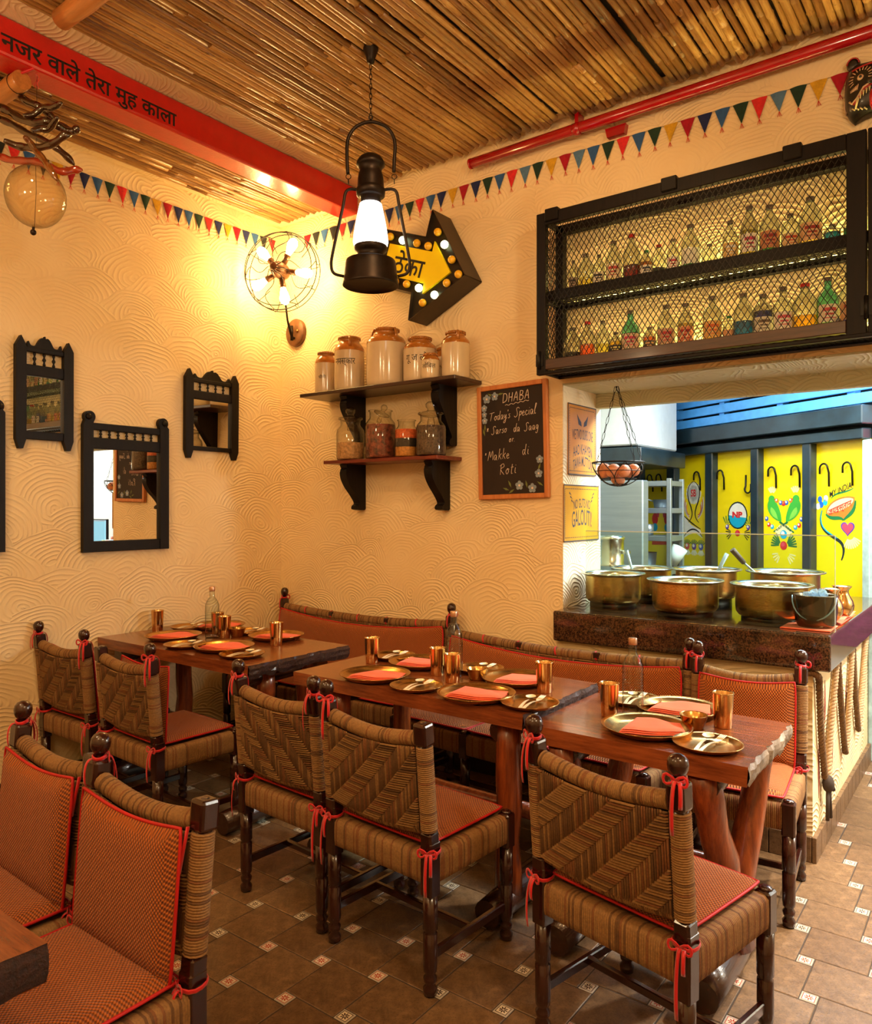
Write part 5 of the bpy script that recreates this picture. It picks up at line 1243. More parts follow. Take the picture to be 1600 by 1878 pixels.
# ================================================================ POSTERS ON THE PILLAR RETURN (plane x = -1.87, text runs along +y)
def poster(y0, y1, z0, z1, lab, mat, lines, ears=False):
    ym, zm = (y0+y1)/2, (z0+z1)/2; t = thing('tin_poster', lab, 'poster', (-1.866, ym, zm), 0, 'printed posters on the pillar')
    F = lambda y, z, d: (.001+d, y, z); hw, hh = (y1-y0)/2, (z1-z0)/2
    part('poster_sheet', MB().rbox((.0005, -hw, -hh), (.006, hw, hh), .001), mat, t)
    mb = MB()
    for (a, b) in (((-hw,-hh),(hw,-hh+.006)), ((-hw,hh-.006),(hw,hh)), ((-hw,-hh),(-hw+.006,hh)), ((hw-.006,-hh),(hw,hh))): mb.box((.0055, a[0], a[1]), (.0068, b[0], b[1]))
    n = 26
    for i in range(n):
        z = -hh+.02+(2*hh-.04)*i/n
        for s in (-1, 1): mb.box((.0055, s*(hw-.016)-.0015, z), (.0066, s*(hw-.016)+.0015, z+(2*hh-.04)/n*.6))
    for i in range(18):
        y = -hw+.02+(2*hw-.04)*i/18
        for s in (-1, 1): mb.box((.0055, y, s*(hh-.022)-.002), (.0066, y+(2*hw-.04)/18*.6, s*(hh-.022)+.002))
    part('printed_border', mb, M_POSTINK, t)
    for (s, w, z, h, arc) in lines:
        mb = MB(); put_text(mb, s, w, lambda x, y: (.0064, x, z+y*h/.7-arc*(x/(w/2))**2), height=1, bold=.008); part('printed_lettering', mb, M_POSTINK, t)
    mb = MB()
    if ears:
        for s in (-1, 1): mb.prism([(s*.012,.075),(s*.05,.085),(s*.068,.14),(s*.04,.115),(s*.018,.10)][::s], .0055, .0064, lambda y, z, d: (d, y, z))
        mb.v = [(a, b, c) for a, b, c in mb.v]
        part('printed_motif', mb, M_POSTINK, t)
    else:
        for s in (-1, 1):
            for k in range(3): mb.prism([(s*(.10+.012*k),.055+.02*k),(s*(.125+.012*k),.075+.02*k),(s*(.128+.012*k),.065+.02*k)][::s], .0055, .0064, lambda y, z, d: (d, y, z))
        part('printed_motif', mb, M_POSTINK, t)
poster(3.648, 3.990, 1.673, 2.055, 'upper mustard poster reading WE TWO OURS ONE on the pillar', M_POSTER, [('WE TWO OURS ONE', .25, .005, .055, .006), ('AAO KHAYEN', .23, -.075, .055, .020), ('TAWA MUTTON', .23, -.140, .055, .028)], True)
poster(3.597, 4.024, 1.315, 1.620, 'lower yellow poster reading NO GUTS NO GALOUTI on the pillar', M_POSTER2, [('NO GUTS NO', .20, .030, .05, .012), ('GALOUTI!', .24, -.065, .085, .014)])
# ================================================================ PIPE
t = thing('wall_pipe', 'glossy red pipe running along the top of the back wall', 'pipe', (-2.404, 3.535, 3.425))
mb = MB().tube([(0, 0, 0), (.78, 0, .003), (3.6, 0, .006)], .028, 20); part('pipe_run', mb, M_PIPE, t)
part('pipe_clamp', MB().tube([(.63, 0, .001), (.67, 0, .001)], .031, 20).box((.64, -.004, .0), (.66, .06, .085)), M_PIPE, t)
part('pipe_bracket', MB().prism([(.80,-.075),(.89,-.075),(.90,-.03),(.79,-.03)], .03, .065, lambda a, b, d: (a, d, b)), M_PIPE, t)
part('end_cap', MB().tube([(-.008, 0, 0), (.004, 0, 0)], .029, 20), M_PIPE, t)
# ================================================================ BUNTING
BC = {k: cloth('bunting_'+k, v) for k, v in dict(r=(222,44,44), c=(170,14,36), n=(28,38,90), b=(48,92,150), l=(86,124,160), g=(26,56,40), y=(214,164,34), k=(26,30,30)).items()}
def bunting(name, lab, n, fn, seq, P):
    """fn(s, drop, out) -> point ; a flag every P metres"""
    o = Vector(fn(0, 0, 0)); t = thing('bunting', lab, 'bunting', o, 0, 'strings of triangular pennants')
    q = lambda s, d, w: tuple(Vector(fn(s, d, w))-o)
    part('string', MB().tube([q(P*i, 0, .004) for i in range(n+1)], .0018, 5), plain('white_string', (200,180,140), .9), t)
    rr = random.Random(n)
    for i in range(n):
        s0 = P*i+.004; w = P*.86; c = BC[seq[i % len(seq)]]; tl = rr.uniform(-.005, .005); bow = rr.uniform(.002, .008); h = rr.uniform(.088, .098)
        mb = MB()
        f = lambda u, v: q(s0+w*(.5+(u-.5)*(1-v))+tl*v, h*v, .004+bow*math.sin(PI*u)*(1-v)+.004*v)
        mb.grid(6, 6, f); mb.grid(6, 6, lambda u, v: tuple(Vector(f(u, v))+(Vector(q(0, 0, .0012))-Vector(q(0, 0, 0)))), flip=True); fl = part('pennant', mb, c, t)
        mb = MB()
        for a in (-.5, .1, .6): mb.tube([q(s0+w*.5+tl, h-.002, .008), q(s0+w*.5+tl+.016*a, h+.020, .006)], .0011, 4)
        part('tassel', mb, BC['r'], fl)
seqB = 'ckbkrn'+'lyc'+'nbgrbn'+'ycngbrlgyclbgrbgycnbgrlgyc'
bunting('back', 'string of pennants across the back wall under the red pipe', 41, lambda s, d, w: (-3.82+s, YB-w, 3.335+.012*math.sin(s*1.2)-d), seqB, .0804)
bunting('left', 'string of pennants along the left wall below the bamboo', 27, lambda s, d, w: (XL+w, 1.555+s, 3.338-.012*math.sin(s*1.6)-d), 'bgkrbkycnbgrbgycnbgrnycnbkr', .0739)
# ================================================================ ARROW SIGN
t = thing('arrow_sign', 'brown marquee arrow sign with yellow face and round bulbs pointing right', 'sign', (-2.7, YB, 2.88)); AO = (-2.7, 2.88)
FA = lambda x, z, d: (x-AO[0], -d, z-AO[1])          # d = distance out from the wall
OUT = [(-2.377,2.772),(-2.596,3.178),(-2.642,3.034),(-2.985,3.157),(-3.09,2.864),(-2.747,2.741),(-2.77,2.582)]
part('sign_box', MB().prism(OUT, .004, .155, FA), M_SIGNI, t)
mb = MB(); n = len(OUT); cxm = sum(p[0] for p in OUT)/n; czm = sum(p[1] for p in OUT)/n
for i in range(n):
    (x0, z0), (x1, z1) = OUT[i], OUT[(i+1) % n]; l = math.hypot(x1-x0, z1-z0); nx, nz = (z1-z0)/l, -(x1-x0)/l
    nx, nz = -nx*.004, -nz*.004
    mb.add([FA(x0, z0, .002), FA(x1, z1, .002), FA(x1, z1, .172), FA(x0, z0, .172), FA(x0-nx, z0-nz, .002), FA(x1-nx, z1-nz, .002), FA(x1-nx, z1-nz, .172), FA(x0-nx, z0-nz, .172)],
           [(0,1,2,3),(7,6,5,4),(3,2,6,7),(0,3,7,4),(1,5,6,2),(0,4,5,1)], False)
part('sign_rim', mb, M_SIGNB, t)
INN = [(-2.476,2.805),(-2.584,3.0),(-2.602,2.945),(-2.914,3.056),(-2.975,2.887),(-2.663,2.776),(-2.672,2.718)]
yf = part('yellow_arrow', MB().prism(INN, .150, .168, FA), M_SIGNY, t)
ux, uz = .941, -.337; vx, vz = .337, .941
bx, bz = -2.869-.09*vx, 2.972-.09*vz
mb = MB(); put_text(mb, 'ठेका', .236, lambda x, y: FA(bx+ux*x+vx*y, bz+uz*x+vz*y, .1690), bold=.012, center=False); part('lettering', mb, M_INK, yf)
BUL = [(-2.555,3.043,0),(-2.508,2.963,1),(-2.458,2.869,0),(-2.413,2.78,0),(-2.493,2.746,0),(-2.578,2.694,1),(-2.663,2.663,0),(-2.690,2.752,1),(-2.779,2.79,0),(-2.864,2.821,0),(-2.622,2.978,0),(-2.704,3.011,0),(-2.810,3.050,1),(-2.903,3.091,0),(-2.985,3.045,0),(-3.015,2.955,1),(-2.95,2.85,0)]
bm_ = MB().sphere((0, -.022, 0), .0225, 16, 10).lathe([(.010,-.004),(.013,.012)], 12, Matrix.Rotation(PI/2, 4, 'X'), cap=False)
bl = [bm_.mesh('bulb', M_BULBY), bm_.mesh('lit_bulb', M_BULBW)]
for (x, z, on) in BUL:
    linkmesh('bulb', bl[on], t, FA(x, z, .155), label='lit greenish white bulb' if on else None)
# ================================================================ FAN SHAPED WALL LAMP
t = thing('fan_lamp', 'caged fan-shaped wall lamp with five glowing filament bulbs', 'lamp', (-3.74, 3.32, 3.02)); o = Vector((-3.74, 3.32, 3.02))
t.rotation_euler = (0, 0, math.radians(22.5))           # local -Y looks out from the wall corner
for r, d, w in ((.250, 0, .0034), (.250, .055, .0030), (.232, -.045, .0030)): part('cage_ring', MB().tube([(r*math.cos(a), d, r*math.sin(a)) for a in [2*PI*i/48 for i in range(48)]], w, 6, closed=True), M_BRONZE, t)
for k in range(10):
    a = 2*PI*k/10+.1; pts = []
    for i in range(13):
        q = i/12; r = .028+.222*q; aa = a+.30*math.sin(q*2*PI*1.05)*(1-.35*q); pts.append((r*math.cos(aa), -.105*(1-q)**1.0-.02*math.sin(PI*q)-.01, r*math.sin(aa)))
    pts += [(.250*math.cos(a), 0, .250*math.sin(a)), (.250*math.cos(a), .055, .250*math.sin(a)), (.15*math.cos(a), .075, .15*math.sin(a))]
    part('cage_wire', MB().tube([tuple(v) for v in smooth(pts, 3)], .0026, 5), M_BRONZE, t)
RXm = Matrix.Rotation(PI/2, 4, 'X')
part('hub', MB().lathe([(.001,.115),(.014,.115),(.016,.108),(.024,.106),(.026,.098),(.020,.094),(.030,.08),(.046,.055),(.052,.02),(.052,-.02),(.045,-.05),(.020,-.06),(.001,-.06)], 24, RXm), M_COPPER, t)
for k in range(12): part('hub_rib', MB().tube([(.024*math.cos(k*PI/6), -.094, .024*math.sin(k*PI/6)), (.047*math.cos(k*PI/6+.25), -.055, .047*math.sin(k*PI/6+.25)), (.053*math.cos(k*PI/6+.4), -.01, .053*math.sin(k*PI/6+.4))], .003, 5), M_COPPER, t)
for k in range(5):
    M = Matrix.Rotation(-math.radians(63+72*k)+PI/2, 4, 'Y')
    part('socket', MB().lathe([(.018,.04),(.019,.085),(.021,.09),(.021,.108),(.017,.112)], 16, M), M_COPPER, t)
    b = part('bulb', MB().lathe([(.014,.108),(.016,.118),(.024,.145),(.031,.175),(.031,.192),(.024,.210),(.010,.220),(.001,.222)], 16, M), M_FILAM, t, label='glowing filament bulb')
PL = Vector((-3.885, YB, 2.69)); R_ = Matrix.Rotation(-math.radians(22.5), 3, 'Z')
lw = lambda x, y, z: tuple(R_ @ (Vector((x, y, z))-o))
part('wall_plate', MB().lathe([(.088,0),(.088,.024),(.082,.030),(.001,.031)], 32, Matrix.Translation(lw(*PL)) @ Matrix.Rotation(-math.radians(22.5), 4, 'Z') @ Matrix.Rotation(PI/2, 4, 'X') @ Matrix.Diagonal((1, 1.06, 1, 1))), M_COPPER, t)
part('arm', MB().tube([lw(-3.885, 3.55, 2.655), lw(-3.885, 3.53, 2.70), lw(-3.875, 3.50, 2.76), lw(-3.80, 3.40, 2.94), lw(-3.76, 3.36, 3.01)], [.010, .010, .007, .007, .007], 8).tube([lw(-3.885, 3.575, 2.65), lw(-3.885, 3.545, 2.65)], .010, 8).tube([lw(-3.885, 3.547, 2.63), lw(-3.885, 3.547, 2.73)], .0105, 8), M_BRONZE, t)
for s in (-1, 1): part('screw', MB().sphere(lw(-3.885+s*.035, 3.567, 2.695), .011, 10, 6), M_BRASS, t)
# ================================================================ HURRICANE LANTERN PENDANT
t = thing('hanging_lantern', 'dark bronze hurricane lantern with lit white chimney hanging from the ceiling', 'lantern', (-2.235, 2.502, 3.52)); t.rotation_euler = (0, 0, math.radians(36.87))
KZ = .0007135; zz = lambda y: 1.5+(930-(60+y/3.353))*.002393-3.52
hw = lambda p: p*KZ
L = lambda P: [(hw(r), zz(y)) for r, y in P][::-1]
part('ceiling_cup', MB().lathe([(.001,-.075),(.016,-.07),(.020,-.05),(.034,-.012),(.036,0),(.001,0)], 20), M_BRONZE, t)
ch = []
mb = MB(); z = -.075; k = 0; zend = zz(520)
while z > zend:
    pts = []
    for i in range(10):
        a = 2*PI*i/10; u, v = .0055*math.cos(a), .015*math.sin(a); pts.append((u, 0, z-.013+v) if k % 2 == 0 else (0, u, z-.013+v))
    mb.tube(pts, .0018, 5, closed=True); z -= .0215; k += 1
part('chain', mb, M_BRONZE, t)
part('bail_handle', MB().tube([tuple(v) for v in smooth([(hw(x-335), 0, zz(y)) for x, y in ((195,868),(190,790),(190,690),(205,630),(250,575),(335,548),(425,575),(470,630),(485,690),(480,790),(478,858))], 4)], .0078, 8), M_BRONZE, t)
part('hanger_ring', MB().tube([(.009*math.cos(a), 0, zz(522)+.009*math.sin(a)) for a in [PI*i/6 for i in range(12)]], .0022, 5, closed=True).tube([(0,0,zz(535)),(0,0,zz(550))], .006, 8), M_BRONZE, t)
for x in (198, 480):
    for (y, r) in ((885, .011), (915, .010)): part('link_ring', MB().tube([(hw(x-335)+(r*math.cos(a) if y == 885 else 0), (0 if y == 885 else r*math.cos(a)), zz(y)+r*math.sin(a)) for a in [PI*i/6 for i in range(12)]], .0018, 5, closed=True), M_BRONZE, t)
part('vent_cap', MB().lathe(L([(2,738),(6,745),(40,752),(70,772),(87,800),(88,816),(80,822),(66,850),(74,870),(80,905),(82,950),(84,958),(88,962),(90,975),(86,1005),(74,1008),(62,1012),(62,1052)]), 32), M_BRONZE, t)
part('chimney', MB().lathe(L([(60,1050),(68,1056),(80,1110),(96,1190),(106,1260),(108,1290),(102,1315)]), 32), M_OPAL, t, label='lit white glass chimney')
part('collar', MB().lathe(L([(98,1308),(102,1318),(100,1340),(88,1350),(82,1362),(84,1388),(100,1396),(104,1404),(60,1410)]), 32), M_BRONZE, t)
part('fuel_base', MB().lathe(L([(104,1400),(150,1404),(154,1412),(158,1440),(164,1500),(171,1545),(173,1556),(168,1560),(160,1545),(130,1540),(1,1538)]), 40, cap=False), M_BRONZE, t)
for s in (-1, 1):
    X0, X1, XB = (88, 155, 243) if s < 0 else (88, 160, 240)
    part('side_tube', MB().tube([tuple(v) for v in smooth([(s*hw(X0-6), 0, zz(966)), (s*hw(X1-30), 0, zz(962)), (s*hw(X1), 0, zz(985)), (s*hw(X1+18), 0, zz(1080)), (s*hw(XB-12), 0, zz(1340)), (s*hw(XB), 0, zz(1430)), (s*hw(XB-18), 0, zz(1480)), (s*hw(165), 0, zz(1498))], 5)], .0068, 8), M_STEEL if False else M_BRONZE, t)
part('wick_knob', MB().tube([(hw(95), -.01, zz(1412)), (hw(108), -.02, zz(1412))], .003, 6).sphere((hw(112), -.022, zz(1412)), .008, 8, 6), M_BRONZE, t)
# ================================================================ HANGING EGG BASKET
bx, by, bz, br = -1.645, 3.80, 1.735, .135
t = thing('wire_basket', 'black wire half-globe basket hanging on three chains in the opening', 'basket', (bx, by, bz))
part('rim_wire', MB().tube([(br*math.cos(a), br*math.sin(a), 0) for a in [2*PI*i/32 for i in range(32)]], .0042, 6, closed=True), M_IRON, t)
for z, r in ((-.045, .125), (-.085, .095), (-.115, .05)): part('hoop_wire', MB().tube([(r*math.cos(a), r*math.sin(a), z) for a in [2*PI*i/28 for i in range(28)]], .0022, 5, closed=True), M_IRON, t)
for k in range(7):
    a0 = 2*PI*k/7
    for s in (-1, 1):
        P = []
        for i in range(11):
            q = i/10; ph = q*PI/2; a = a0+s*.45*math.sin(PI*q)
            P.append((br*math.cos(ph)*math.cos(a), br*math.cos(ph)*math.sin(a), -.125*math.sin(ph)))
        part('curved_wire', MB().tube(P, .0024, 5), M_IRON, t)
top = Vector((-.01, 0, 2.15-bz))
for a in (PI*.95, -.5, .75):
    A = Vector((br*math.cos(a), br*math.sin(a), 0)); D = top-A; nl = int(D.length/.042); mb = MB(); D.normalize(); S = D.cross(Vector((0, 1, .3))).normalized(); S2 = D.cross(S)
    for k in range(nl):
        c = A.lerp(top, (k+.5)/nl); w = S if k % 2 else S2
        mb.tube([c+D*.024*math.sin(q)+w*.0065*math.cos(q) for q in [2*PI*i/10 for i in range(10)]], .0016, 5, closed=True)
    part('chain', mb, M_IRON, t)
part('ceiling_hook', MB().tube([(top.x, 0, top.z), (top.x, 0, top.z-.02)], .005, 6), M_IRON, t)
em = MB().sphere((0,0,0), .034, 14, 10, (1, 1, 1.18)).mesh('egg', M_TERRA)
WH = ['against the left rim', 'at the front left', 'front and centre', 'at the front right', 'against the right rim', 'at the rear left', 'at the rear right', 'lowest of all, in the middle']
for i, (x, y, z) in enumerate(((-.080,-.01,-.040),(-.050,-.062,-.045),(.005,-.078,-.045),(.055,-.054,-.048),(.082,.004,-.042),(-.04,.056,-.045),(.04,.058,-.045),(.0,-.005,-.088))):
    tag(linkmesh('egg', em, None, (bx+x, by+y, bz+z), (.4*i, .3*i, i)), 'brownish round egg in the wire basket, '+WH[i], 'egg', 'eggs in the wire basket')
# ================================================================ CARVED MASK
t = thing('carved_mask', 'black carved mask with bared teeth and red tongue at top right', 'mask', (-.435, 3.585, 3.215)); 
M_MK = plain('black_mask_paint', (30,24,20), .35, coat=.3, var=.2); M_MW = plain('cream_mask_line', (214,176,140), .5, var=.05); M_MR = plain('red_mask_paint', (176,24,26), .35, var=.08)
def face(u, v):
    a = (u-.5)*PI; b = (v-.5)*PI; sx = .10*(1+.10*math.cos(b*2)); sx *= 1-.22*abs(math.sin(b))**5
    return (sx*math.sin(a), -.075*math.cos(a)*math.cos(b)**.6-.0, .118*math.sin(b)*(1-.08*math.cos(2*a)))
fc = part('face', MB().grid(24, 20, face, flip=False), M_MK, t)
def onface(x, z, out=.002):
    a = math.asin(max(-.99, min(.99, x/.105))); b = math.asin(max(-.99, min(.99, z/.118))); return (x, -.075*math.cos(a)*math.cos(b)**.6-out, z)
for s in (-1, 1):
    part('ear', MB().sphere((s*.075, -.012, .12), .026, 12, 8, (1, .6, 1.1)), M_MK, t)
    part('ear_lining', MB().tube([(s*.075+.022*math.cos(q), -.028, .118+.024*math.sin(q)) for q in [PI*i/8 for i in range(9)]], .003, 5), M_MR, t)
    part('side_ornament', MB().tube([(s*.100, -.012, .02), (s*.108, -.012, -.05), (s*.102, -.012, -.08), (s*.096, -.016, -.05), (s*.098, -.014, .02)], .0035, 6), M_MW, t)
    ey = part('eye', MB().sphere(onface(s*.042, .035, -.004), .013, 12, 8), M_MW, t); part('pupil', MB().sphere(onface(s*.042, .035, .007), .006, 8, 6), M_MK, ey)
    mb = MB()
    for k in range(13):
        a = PI*.0+k*PI/12*1.25-.3; mb.tube([onface(s*(.042-.030*math.cos(a)), .035+.030*math.sin(a)), onface(s*(.042-.046*math.cos(a)), .035+.046*math.sin(a))], .0022, 4)
    for k in range(7): mb.tube([onface(s*(.05+.005*k), .01-.002*k), onface(s*(.055+.004*k), -.012)], .002, 4)
    part('lash_lines', mb, M_MW, t)
    part('lip', MB().tube([onface(s*x, z, .004) for x, z in ((0,.0),(.03,-.012),(.055,-.045),(.075,-.058),(.085,-.045))], .0045, 6), M_MW, t)
    part('inner_lip', MB().tube([onface(s*x, z, .004) for x, z in ((0,-.008),(.027,-.02),(.05,-.05),(.07,-.064))], .004, 6), M_MR, t)
    mb = MB()
    for k in range(4): mb.tube([onface(s*(.008+.011*k), -.018-.004*k, .006), onface(s*(.009+.011*k), -.036-.006*k, .008)], [.005, .001], 6)
    mb.tube([onface(s*.05, -.045, .006), onface(s*.062, -.085, .008)], [.006, .003], 6)
    for k in range(4): mb.tube([onface(s*(.02+.015*k), -.098+.004*k, .004), onface(s*(.03+.015*k), -.088+.004*k, .004)], .003, 5)
    part('teeth', mb, plain('tooth_ivory', (226,206,150), .4), t)
part('nose', MB().sphere(onface(0, .005, .0), .018, 12, 8, (1.1, 1, .9)), M_MK, t)
part('tongue', MB().tube([onface(0, -.04, .0), onface(0, -.06, .012), onface(0, -.09, .014), (0, -.062, -.105)], [.016, .020, .020, .010], 12, flat=(.45, 1)), M_MR, t)
part('brow_band', MB().tube([onface(x, .082-.6*x*x, .003) for x in (-.075,-.05,-.025,0,.025,.05,.075)], .004, 6), M_MR, t)
# ================================================================ BALLOONS
def at(px, py, T):
    d = (px/6.06-800)/1397; return ((.8*d-.6)*T, (.6*d+.8)*T, 1.5-(130+py/6.06-930)/1397*T)
BALM = {'smoke': clear('smoky_balloon', (128,94,58), .25, .06, .25, (120,80,44)), 'gold': clear('gold_balloon', (190,140,50), .25, .06, .35, (190,130,50)), 'pink': clear('pink_balloon', (226,130,92), .25, .06, .4, (220,110,70)), 'round': clear('clear_balloon', (255,246,226), .10, .03, .06, (240,210,160))}
for lab, col, r, T, pts in (
  ('smoky twisting balloon reaching highest towards the beam', 'smoke', .0115, 3.36, [(-60,70),(0,100),(110,155),(200,250),(300,340),(420,390),(540,480),(650,600),(790,640)]),
  ('smoky twisting balloon curling up at its right tip', 'smoke', .0125, 3.30, [(-60,380),(0,400),(120,460),(240,540),(390,570),(520,560),(640,610),(740,665),(830,665),(870,620)]),
  ('short smoky balloon with upturned rounded tip, upper one', 'smoke', .0105, 3.24, [(260,500),(380,480),(480,410),(580,405),(690,350)]),
  ('short smoky balloon with upturned rounded tip, lower one', 'smoke', .0105, 3.22, [(350,665),(450,645),(540,645),(600,570),(640,510)]),
  ('long glassy balloon slanting down towards the pennants', 'smoke', .0110, 3.33, [(-40,500),(0,530),(150,600),(300,690),(480,770),(620,850),(740,950),(830,1050)]),
  ('bronze balloon bending up in a shallow curve', 'smoke', .0115, 3.20, [(40,770),(180,830),(300,850),(450,850),(600,800),(720,715),(800,705)]),
  ('golden balloon with pointed tail crossing the pink one', 'gold', .0105, 3.17, [(270,730),(330,790),(400,890),(480,980),(560,1100),(640,1220)]),
  ('long pink twisting balloon lying above the round one', 'pink', .0115, 3.26, [(-40,930),(0,950),(120,990),(280,1000),(430,1015),(560,1070),(690,1120),(820,1100),(920,1100)])):
    P = [at(x, y, T+.03*math.sin(i)) for i, (x, y) in enumerate(pts)]; o = Vector(P[0]); r *= 1.35; S = smooth([Vector(p)-o for p in P], 6); n = len(S)
    solo('twisting_balloon', MB().tube(S, [r*min(1, .25+(n-1-i)*.22 if i > n/2 else .5+i*.1)*(1+.10*math.sin(i*.9)) for i in range(n)], 12), BALM[col], lab, 'balloon', 'balloons hanging from the beam', loc=o)
t = thing('round_balloon', 'clear round balloon hanging below the twisting ones at left', 'balloon', (-3.37, 1.6, 2.846), 0, 'balloons hanging from the beam')
part('balloon_skin', MB().sphere((0,0,0), .122, 32, 20, (1, 1, 1.08)), BALM['round'], t); part('knot_ball', MB().sphere((-.022, 0, -.150), .013, 12, 8).tube([(-.02,0,-.128),(-.022,0,-.142)], .006, 8), M_BRONZE, t)
part('inner_string', MB().tube([(.0, 0, .13), (.004, 0, .02), (-.012, 0, -.13)], .0012, 4), M_BRONZE, t)
part('hanging_string', MB().tube([(.0, 0, .13), (.012, .0, .515)], .0010, 4), M_BRONZE, t); part('string_loop', MB().tube([(.012+.016*math.cos(q), .006*math.sin(3*q), .495+.03*math.sin(q)) for q in [2*PI*i/16 for i in range(16)]], .0016, 4, closed=True), M_RIB, t)
for lab, a, b, r, z in (('thick tan bamboo pole end lying across the upper canes', -3.05, -1.9, .040, 3.465), ('thick tan bamboo pole tied under the red beam', -3.96, -3.385, .040, 3.335)):
    pts = [(a+(b-a)*i/12, 1.55, z) for i in range(13)]; o = Vector(pts[0]); kk = 2 if 'upper' in lab else 10
    mb = MB().tube([Vector(p)-o for p in pts], [r*(1.08 if i == kk else 1) for i in range(13)], 16); t = solo('bamboo_pole', mb, M_BAMT, lab, 'bamboo pole', loc=o)
    if 'tied' in lab:
        e = Vector((b, 1.55, z))-o; part('tie_cord', MB().tube([e+Vector((-.04, -.03, .02)), e+Vector((-.0, 0, .03)), e+Vector((.06, .02, .038))], .006, 6), M_RIB, t)
        part('wire_wrap', MB().tube([e+Vector((-.05, .042*math.cos(q), .042*math.sin(q))) for q in [2*PI*i/16 for i in range(16)]], .0015, 4, closed=True), M_IRON, t)
# ================================================================ KITCHEN THINGS
mb = MB().rbox((-2.58, 4.86, 0), (-1.93, 4.96, 1.68), .008); solo('steel_partition', mb, M_STEEL, 'tall brushed steel partition behind the pots', 'partition')
t = thing('steel_rack', 'narrow open steel rack holding pans in front of yellow wall', 'rack', (-2.18, 5.3, 0)); RW = lambda x, y, z: (x+2.18, y-5.3, z)
for x in (-2.5, -1.872):
    for y in (5.19, 5.44): part('upright', MB().rbox(RW(x-.015, y-.015, 0), RW(x+.015, y+.015, 1.70), .002), M_STEEL, t)
for z in (1.665, 1.475, 1.28, 1.05): part('rack_shelf', MB().rbox(RW(-2.5, 5.18, z-.018), RW(-1.86, 5.45, z+.018), .002), M_STEEL, t)
def pan(x, y, z, r, h, lab, ang):
    t = thing('saucepan', lab, 'pan', (x, y, z), ang, 'pans on the steel rack')
    part('pan_body', MB().lathe([(.001,0),(r*.8,0),(r*.86,.006),(r,h),(r*1.03,h),(r*.95,h),(r*.8,.01),(.001,.008)], 24), M_STEEL, t); part('pan_handle', MB().tube([(-r, 0, h*.8), (-r-.05, 0, h*1.1), (-r-.10, 0, h*1.5)], .005, 6), M_STEEL, t)
pan(-1.965, 5.28, 1.494, .055, .06, 'small steel saucepan on the middle shelf of the rack', .4)
solo('steel_cup', MB().lathe([(.001,0),(.03,0),(.036,.08),(.034,.08),(.028,.004)], 20), M_STEEL, 'steel cup at left of the lower rack shelf', 'cup', loc=(-2.045, 5.26, 1.299))
pan(-2.06, 5.26, 1.069, .07, .11, 'dark deep pan on the lowest rack shelf', 1.0)
solo('plastic_jug', MB().lathe([(.001,0),(.04,0),(.055,.13),(.05,.13),(.036,.006)], 20, Matrix.Rotation(.5, 4, 'Y')), M_WHITE, 'white plastic jug lying tilted on the lowest rack shelf', 'jug', loc=(-1.90, 5.31, 1.10))
t = thing('steel_canister', 'round steel and brass canister beside the pillar', 'canister', (-2.0, 4.5, .968))
mb = MB().lathe([(.001,0),(.085,0),(.085,.16),(.089,.165),(.089,.175),(.085,.18),(.085,.325),(.090,.33),(.090,.345),(.06,.36),(.001,.365)], 32); part('canister_body', mb, M_TIN, t)
part('side_handle', MB().rbox((.085, -.02, .24), (.125, .02, .262), .004), M_TIN, t)
mb = MB().rbox((-2.55, 4.2, .0), (-1.885, 4.85, .966), .004); solo('kitchen_worktop', mb, M_STEEL, 'steel worktop behind the pillar', 'worktop')
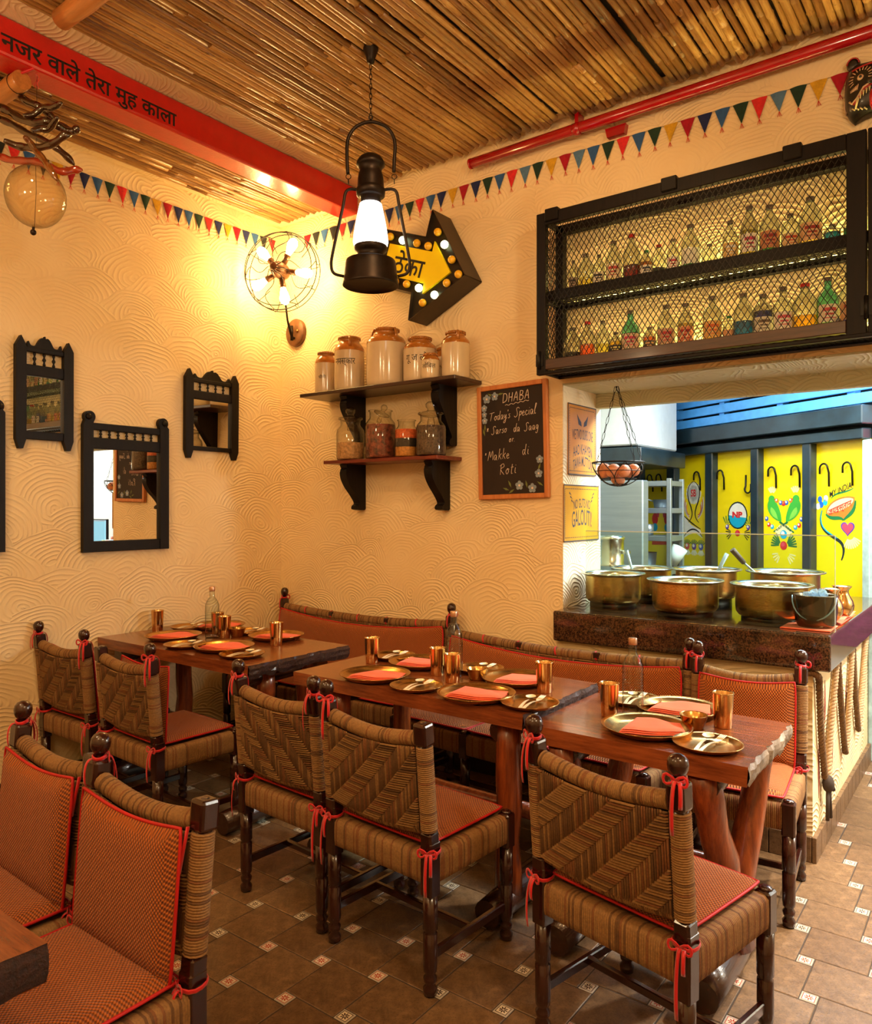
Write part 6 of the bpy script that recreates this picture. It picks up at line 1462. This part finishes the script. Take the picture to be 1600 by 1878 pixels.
# pink cloth and stone panels at the end of the yellow wall
t = thing('cloth_hanging', 'red cloth hanging with purple trellis border right of the yellow panels', 'cloth', (-.62, 5.19, 0))
part('cloth', MB().rbox((.005, -.012, 1.56), (.9, 0, 2.02), .003), cloth('coral_cloth', (226,96,72)), t)
mb = MB()
for k in range(14):
    z = 1.575+.032*k; mb.prism([(.035,z),(.05,z+.016),(.035,z+.032),(.02,z+.016)], .012, .014, lambda a, b, d: (a, -d, b))
part('trellis_border', mb, cloth('purple_print', (120,60,150)), t)
mb = MB().rbox((-.60, 5.165, .66), (.35, 5.195, 1.40), .003); t = solo('purple_cloth', mb, plain('purple_weave', (100,36,84), .9, var=.25, scale=40, bump=.002, bscale=90), 'purple woven cloth panel low on the corridor end wall', 'cloth')
for i in range(4):
    mb = MB().rbox((-.615, 5.172, .9-.9+1.42-.0+.0), (-.60, 5.2, 1.5), .002) if i == 0 else None
    if mb: struct('trim_2', mb, M_STEEL)
# corridor end: billing desk and framed notice, seen in the large mirror
t = thing('billing_desk', 'white billing desk at corridor end, seen in the large mirror', 'desk', (0.80, 4.85, 0))
part('desk_body', MB().rbox((-.6, -.2, 0), (.7, .3, .96), .005), M_WHITE, t); part('desk_top', MB().rbox((-.62, -.24, .96), (.72, .32, 1.0), .004), M_GRANITE, t)
for z in (.25, .5, .75): part('drawer_front', MB().rbox((-.55, -.212, z-.10), (.1, -.2, z+.10), .003), M_WHITE, t)
t = thing('monitor', 'lit computer monitor on the billing desk', 'monitor', (0.52, 4.80, 1.0)); part('screen_bezel', MB().rbox((-.20, -.01, .06), (.20, .02, .36), .004).box((-.03, 0, 0), (.03, .02, .08)).box((-.1, -.05, 0), (.1, .08, .012)), M_IRON, t)
part('screen', MB().box((-.185, -.012, .075), (.185, -.0095, .345)), glow('lit_screen', (170,225,255), 1.6), t)
solo('sauce_bottle', MB().lathe([(.001,0),(.03,0),(.03,.09),(.012,.13),(.012,.16),(.001,.16)], 16), plain('brown_sauce', (120,50,20), .2), 'brown sauce bottle on the billing desk', 'bottle', loc=(.22, 4.80, 1.0))
t = thing('framed_notice', 'black framed notice on the corridor end wall', 'picture frame', (.25, 5.19, 1.72)); part('frame', MB().rbox((-.2, -.02, -.3), (.2, .005, .3), .004), M_IRON, t); part('print', MB().box((-.17, -.023, -.27), (.17, -.0205, .27)), M_WHITE, t)
